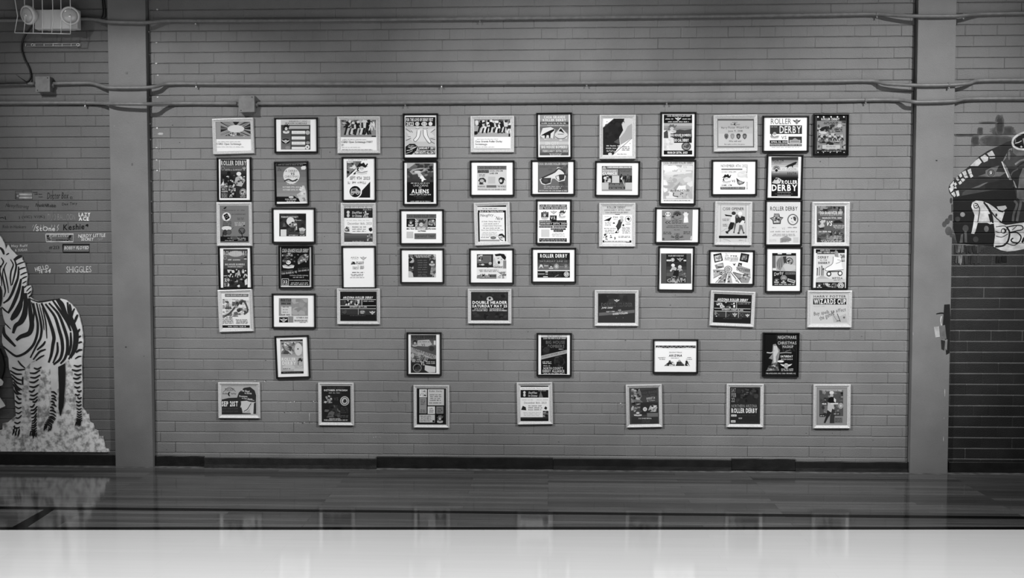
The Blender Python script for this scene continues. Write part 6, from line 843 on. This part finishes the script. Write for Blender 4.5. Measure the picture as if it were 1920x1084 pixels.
# chipped paint: white specks on joints and column
cv = Canvas((0, 0, 1.0), 0.0, None, step=0.0, mats=paint, first=0.0016); rg = random.Random(5)
def fleck(x, y, w, h, g=215):
    n = 6; cv.poly([(x + w * rg.uniform(.7, 1.1) * math.cos(a), y + h * rg.uniform(.7, 1.1) * math.sin(a)) for a in [2 * math.pi * k / n for k in range(n)]], g)
for y in (18, 80, 119, 141, 182, 240, 277, 300, 320):
    fleck(293 + rg.uniform(0, 3), y, 2.2, 1.6)
for y in (60, 102, 182, 232, 262, 340, 378, 400):
    fleck(276.5 + (y / 866) * 13 + 2, y, 1.5, 1.5, 190)
fleck(277, 101.5, 3.5, 1.6); fleck(302, 251, 6.5, 2.6, 200); fleck(468, 157.2, 2, 1, 235)
for x in (297, 301):
    cv.rect(x - .5, 260, x + .5, 284, 170)
cv.rect(299, 300, 300, 322, 190); cv.rect(299.4, 322, 300.4, 420, 135)
for x0, x1, y in ((470, 500, 714.5), (520, 600, 753.5), (540, 562, 773.5), (552, 600, 793), (380, 410, 714), (632, 660, 793.5), (860, 1010, 858.5), (700, 720, 820), (1160, 1185, 757)):
    for i in range(int((x1 - x0) / 5)):
        fleck(rg.uniform(x0, x1), y + rg.uniform(-.8, .8), rg.uniform(.8, 2.6), rg.uniform(.5, 1.1), rg.choice((150, 190, 215)))
cv.rect(579.6, 775, 580.8, 789, 190); cv.rect(1602, 360, 1603, 376, 150); cv.rect(1599, 380, 1600, 392, 160)
for i in range(150):
    fleck(rg.uniform(300, 1700), rg.uniform(215, 850), rg.uniform(.5, 1.4), rg.uniform(.4, .9), rg.choice((140, 165, 60, 50)))
o = cv.build('paint_chips'); tag(o, 'tiny white chips and specks scattered over the grey brick wall', 'paint chips', None, 'stuff')
def col_flecks(name, pts, label):
    c2 = Canvas((0, 0, 1.0), -PIL_D, None, step=0.0, mats=paint, first=PIL_D + .0006); c2.layer = 0
    for x, y, w, h, g in pts:
        c2.poly([(x + w * rg.uniform(.7, 1.1) * math.cos(a), y + h * rg.uniform(.7, 1.1) * math.sin(a)) for a in [2 * math.pi * k / 6 for k in range(6)]], g)
    tag(c2.build(name), label, 'paint chips', None, 'stuff')
col_flecks('paint_chips', [(238, 137, 3, 3, 135), (213, 236, 4, 2.5, 150), (241, 230, 3, 1.5, 140), (248, 308, 2, 3, 130), (236, 651, 2, 1.3, 40), (270, 668, .8, .8, 30)], 'few pale chips on the column beside the zebra')
col_flecks('paint_chips', [(1771.5, 737, .7, 9, 200), (1770, 784, .7, 2.5, 180), (1769, 823, .7, 6, 190), (1756, 301, 2.5, 1.2, 45), (1712, 626, .8, 4, 170)], 'few pale scratches on the column beside the mural')

# ------------------------------------------------------------------ zebra cut-out board on the left bay
def board(name, pts, y0, y1, mat, parent, org):
    n = len(pts); P = [Vector((on_wall(x, y, y1)[0], 0, on_wall(x, y, y1)[1])) - org for x, y in pts]
    V = [(p.x, y1, p.z) for p in P] + [(p.x, y0, p.z) for p in P]
    F = [tuple(range(n)), tuple(range(2 * n - 1, n - 1, -1))] + [(i, n + i, n + (i + 1) % n, (i + 1) % n) for i in range(n)]
    o = mesh_obj(name, V, F, mat, parent)
    bm = bmesh.new(); bm.from_mesh(o.data); bmesh.ops.recalc_face_normals(bm, faces=bm.faces); bm.to_mesh(o.data); bm.free()
    return o
GR = [(-95, 846), (-95, 760), (-60, 770), (-35, 800), (-14, 808), (0, 807), (5, 805), (5, 794), (15, 792), (25, 783), (30, 780)]
LEG = [(30, 770), (29, 750), (27, 730), (24, 712), (20, 700), (17, 690), (16, 672), (12, 662), (8, 652), (4, 642), (4, 627), (7, 617), (11, 608), (7, 597), (5, 588), (4, 575)]
HEADL = [(-4, 580), (-22, 578), (-30, 560), (-30, 530), (-36, 500), (-38, 480), (-52, 465), (-56, 448), (-46, 436), (-34, 442), (-26, 462), (-16, 462), (-10, 446), (-6, 438)]
TOP = [(0, 442), (5, 449), (9, 458), (11, 468), (15, 459), (17, 461), (20, 466), (31, 478), (36, 481), (41, 481), (42, 487), (46, 492), (48, 501), (50, 508), (51.5, 515), (51.5, 522), (50, 530), (49.5, 537), (54, 536), (58, 535), (59.5, 543), (56, 556), (63, 562), (75, 566), (90, 563.5), (103, 561), (115, 560), (125, 563), (134, 570), (142, 579), (147, 588), (150, 597), (152, 605), (154, 615), (155.5, 628), (156, 640), (155, 655), (154, 670), (153, 690), (153.3, 705), (154.5, 720), (154.5, 735), (153.5, 750), (153.5, 763)]
GRR = [(155.5, 766), (160, 771), (163, 778), (166, 776), (167, 784), (169, 791), (175, 795), (177, 805), (184, 808), (185, 818), (193, 818), (195, 830), (198, 841), (203, 842), (205, 848)]
zo = Vector((on_wall(60, 846)[0], -.001, on_wall(60, 847)[1]))
zb = empty('zebra_cutout', zo); tag(zb, 'flat cut-out zebra standing in pale grass, fixed to the wall', 'cutout board')
def zloc(x, z):
    return x - zo.x, z - zo.z
ZP = -.014
board('board', GR + LEG + HEADL + TOP + GRR, -.003, ZP, M_GRASS, zb, zo)
def zlayer(name, off, mats):
    return Canvas((0, 0, 1.0), ZP, zloc, step=0.00004, mats=mats, first=-ZP + off)
zc = zlayer('body_print', .0002, lambda g: M_ZEBRA)
zc.poly(HEADL + TOP[:-10] + [(153, 690), (146, 720), (134, 688), (128, 672), (118, 684), (108, 690), (92, 690), (78, 688), (70, 672), (58, 680), (45, 694), (30, 690)] + LEG[5:], 200)
LEGS = [([(17, 686), (24, 712), (27, 735), (30, 780), (22, 812)], [(48, 690), (42, 730), (41, 745), (42, 775), (36, 816)]),
        ([(57, 680), (55, 740), (60, 790), (58, 815)], [(80, 676), (72, 735), (70, 780), (70, 818)]),
        ([(94, 684), (97, 740), (93, 780), (80, 802)], [(110, 684), (107, 745), (106, 785), (94, 806)]),
        ([(134, 682), (141, 730), (145, 770), (144, 796)], [(154, 680), (154, 730), (154.5, 770), (156, 796)])]
def along(pts, t):
    s = t * (len(pts) - 1); i = min(int(s), len(pts) - 2); u = s - i
    return (pts[i][0] + (pts[i + 1][0] - pts[i][0]) * u, pts[i][1] + (pts[i + 1][1] - pts[i][1]) * u)
for a, b in LEGS:
    zc.poly(a + b[::-1], 200)
body = zc.build('zebra_print', zb)
zs = zlayer('stripes', .0012, lambda g: M_STRIPE if g < 60 else M_ZEBRA)
def zst(crop, lst):
    ox, oy, s = crop
    for pts, w in lst:
        zs.stroke([(ox + x / s, oy + y / s) for x, y in pts], w / s * (1.22 if oy == 430 else .98), 12, .55)
Z1, Z2, Z3 = (0, 430, 6.022), (0, 560, 6.022), (0, 680, 5.418)
zst(Z1, [([(215, 480), (200, 560), (170, 640), (140, 720), (100, 790), (40, 835)], 26), ([(240, 560), (215, 680), (180, 780), (140, 870), (92, 948)], 34), ([(100, 948), (55, 912), (25, 880)], 16), ([(262, 640), (245, 800), (200, 900), (150, 980), (128, 1022)], 40), ([(290, 720), (290, 880), (270, 980), (230, 1050), (180, 1084)], 50),
 ([(120, 340), (152, 400), (128, 470), (118, 560), (128, 640)], 15), ([(160, 330), (185, 410), (165, 520), (138, 630)], 18), ([(78, 375), (48, 440), (68, 540), (88, 640), (98, 720)], 13), ([(40, 440), (30, 520), (48, 620), (62, 700), (45, 765)], 15), ([(10, 420), (2, 480), (18, 560), (22, 640)], 13), ([(15, 320), (42, 370), (5, 430)], 14), ([(212, 420), (208, 520), (180, 625)], 20),
 ([(160, 352), (200, 320), (250, 302)], 30), ([(188, 402), (235, 382), (285, 366)], 13), ([(212, 458), (250, 440), (294, 428)], 15), ([(232, 518), (270, 498), (308, 484)], 15), ([(245, 562), (275, 545), (308, 530)], 14), ([(255, 612), (280, 598), (302, 584)], 12), ([(265, 662), (285, 650), (302, 632)], 12), ([(300, 702), (325, 675), (352, 650)], 11), ([(312, 732), (335, 715), (352, 695)], 13), ([(325, 768), (345, 752), (358, 740)], 14), ([(0, 205), (30, 235), (48, 285)], 24), ([(72, 290), (90, 278), (106, 270)], 12)])
zst(Z2, [([(335, 0), (380, 20), (440, 38), (520, 28), (600, 14), (680, 4)], 16), ([(250, -10), (240, 90), (190, 190), (128, 245)], 34), ([(298, 20), (290, 170), (245, 260), (180, 305), (150, 392)], 52), ([(330, -5), (345, 150), (362, 300), (332, 390), (235, 430), (186, 470)], 56), ([(45, 320), (50, 400), (100, 460), (178, 540)], 40),
 ([(40, 540), (110, 600), (190, 650), (290, 612), (380, 520), (422, 400), (428, 280), (402, 150), (380, 50)], 30), ([(360, 40), (385, 140), (380, 265)], 20), ([(415, 50), (450, 200), (472, 340), (460, 440), (420, 520), (345, 668)], 28), ([(445, 60), (490, 250), (500, 355)], 15), ([(480, 100), (518, 260), (532, 450)], 17), ([(515, 480), (490, 520), (420, 580)], 26),
 ([(470, 50), (540, 200), (590, 340), (612, 440), (600, 520), (580, 640), (552, 722)], 40), ([(515, 60), (620, 200), (672, 360), (702, 470), (708, 580), (682, 680), (608, 745)], 38), ([(555, 50), (660, 170), (722, 320), (762, 460), (762, 590), (732, 680), (685, 735)], 36), ([(595, 15), (690, 150), (760, 260), (802, 365)], 34), ([(635, 5), (700, 110), (790, 260), (842, 370), (842, 500), (820, 600), (778, 685)], 32), ([(655, 5), (700, 60), (740, 170), (800, 250)], 50), ([(650, 490), (652, 600), (602, 728)], 28), ([(800, 380), (804, 520), (778, 640)], 30),
 ([(765, 40), (778, 150), (815, 230), (850, 330), (875, 400), (862, 560), (798, 672)], 36), ([(790, 60), (800, 120), (800, 190)], 26), ([(880, 180), (862, 220), (842, 275)], 30), ([(845, 110), (825, 150), (812, 215)], 22), ([(905, 340), (890, 365), (872, 390)], 24), ([(918, 420), (900, 430), (885, 440)], 22), ([(930, 490), (908, 492), (888, 505)], 22), ([(932, 578), (895, 582), (860, 610)], 26), ([(922, 650), (890, 655), (850, 680)], 18),
 ([(58, 275), (90, 310), (125, 345)], 14), ([(206, 700), (240, 745), (288, 785)], 20), ([(520, 572), (450, 600), (378, 690)], 24), ([(505, 638), (460, 660), (408, 700)], 20), ([(262, 880), (258, 930), (262, 975)], 20)])
zst(Z1, [([(-150 - x, y) for x, y in q], w) for q, w in (([(120, 340), (152, 400), (128, 470), (118, 560), (128, 640)], 15), ([(160, 330), (185, 410), (165, 520), (138, 630)], 18), ([(78, 375), (48, 440), (68, 540), (88, 640), (98, 720)], 13), ([(40, 440), (30, 520), (48, 620), (62, 700), (45, 765)], 15), ([(10, 420), (2, 480), (18, 560), (22, 640)], 13), ([(15, 320), (42, 370), (5, 430)], 14))])
for ex in (-26, 1):
    zs.ell(ex, 500, 3.2, 2.2, 12)
rz = random.Random(3)
for (a, b), n, t0, sag in zip(LEGS, (15, 19, 14, 17), (.02, .06, .3, .02), (3.0, 3.2, -2.0, 2.4)):
    for i in range(n):
        t = t0 + (.9 - t0) * i / (n - 1); p, q = along(a, t), along(b, min(1, t + rz.uniform(-.01, .01)))
        c0_, c1_ = (.0, rz.uniform(.6, 1.0)) if i % 2 else (rz.uniform(0, .35), 1.0)
        if t > .55:
            c0_, c1_ = 0.02, .98
        A_ = (p[0] + (q[0] - p[0]) * c0_, p[1] + (q[1] - p[1]) * c0_); B_ = (p[0] + (q[0] - p[0]) * c1_, p[1] + (q[1] - p[1]) * c1_)
        zs.stroke([A_, ((A_[0] + B_[0]) / 2, (A_[1] + B_[1]) / 2 + sag), B_], 3.4 if t < .6 else 2.7, 12, .5)
    for j in range(9):
        t = rz.uniform(.9, 1.0); p, q = along(a, t), along(b, t); u = rz.random(); x, y = p[0] + (q[0] - p[0]) * u, p[1] + (q[1] - p[1]) * u
        zs.stroke([(x, y - 4), (x + rz.uniform(-1, 1), y + 1), (x - 1.5, y + rz.uniform(3, 8))], 2.4, 12, .7)
zs.poly([(Z3[0] + x / 5.418, Z3[1] + y / 5.418) for x, y in ((597, 42), (668, 5), (672, 120), (670, 210), (660, 330), (652, 450), (640, 478), (622, 545), (612, 520), (600, 460), (605, 300))], 12)
zs.poly([(-28, 540), (-20, 534), (-8, 532), (2, 536), (5, 545), (5.5, 560), (3, 574), (-6, 580), (-20, 578), (-28, 562)], 12)
zs.build('stripe_print', body)
# dark cut-out next to it, mostly beyond the frame edge
do = Vector((on_wall(-30, 846)[0], -.012, on_wall(-30, 847)[1]))
dbd = empty('dark_cutout', do); tag(dbd, 'black rounded cut-out board with pale ruffles peeking in before the zebra', 'cutout board')
board('board', [(-70, 640), (-40, 632), (-12, 640), (0, 655), (6, 668), (9, 684), (8, 698), (3, 712), (0, 722), (-6, 760), (-10, 846), (-70, 846)], -.008, -.03, M_STRIPE, dbd, do)
board('ruffle', [(-20, 708), (0, 709), (4, 711), (8, 716), (6, 722), (0, 724), (-16, 728)], -.03, -.034, M_ZEBRA, dbd, do)
board('ruffle', [(-26, 738), (0, 743), (4, 749), (9, 756), (11.5, 761), (5, 764), (0, 766), (-22, 770)], -.03, -.034, M_ZEBRA, dbd, do)
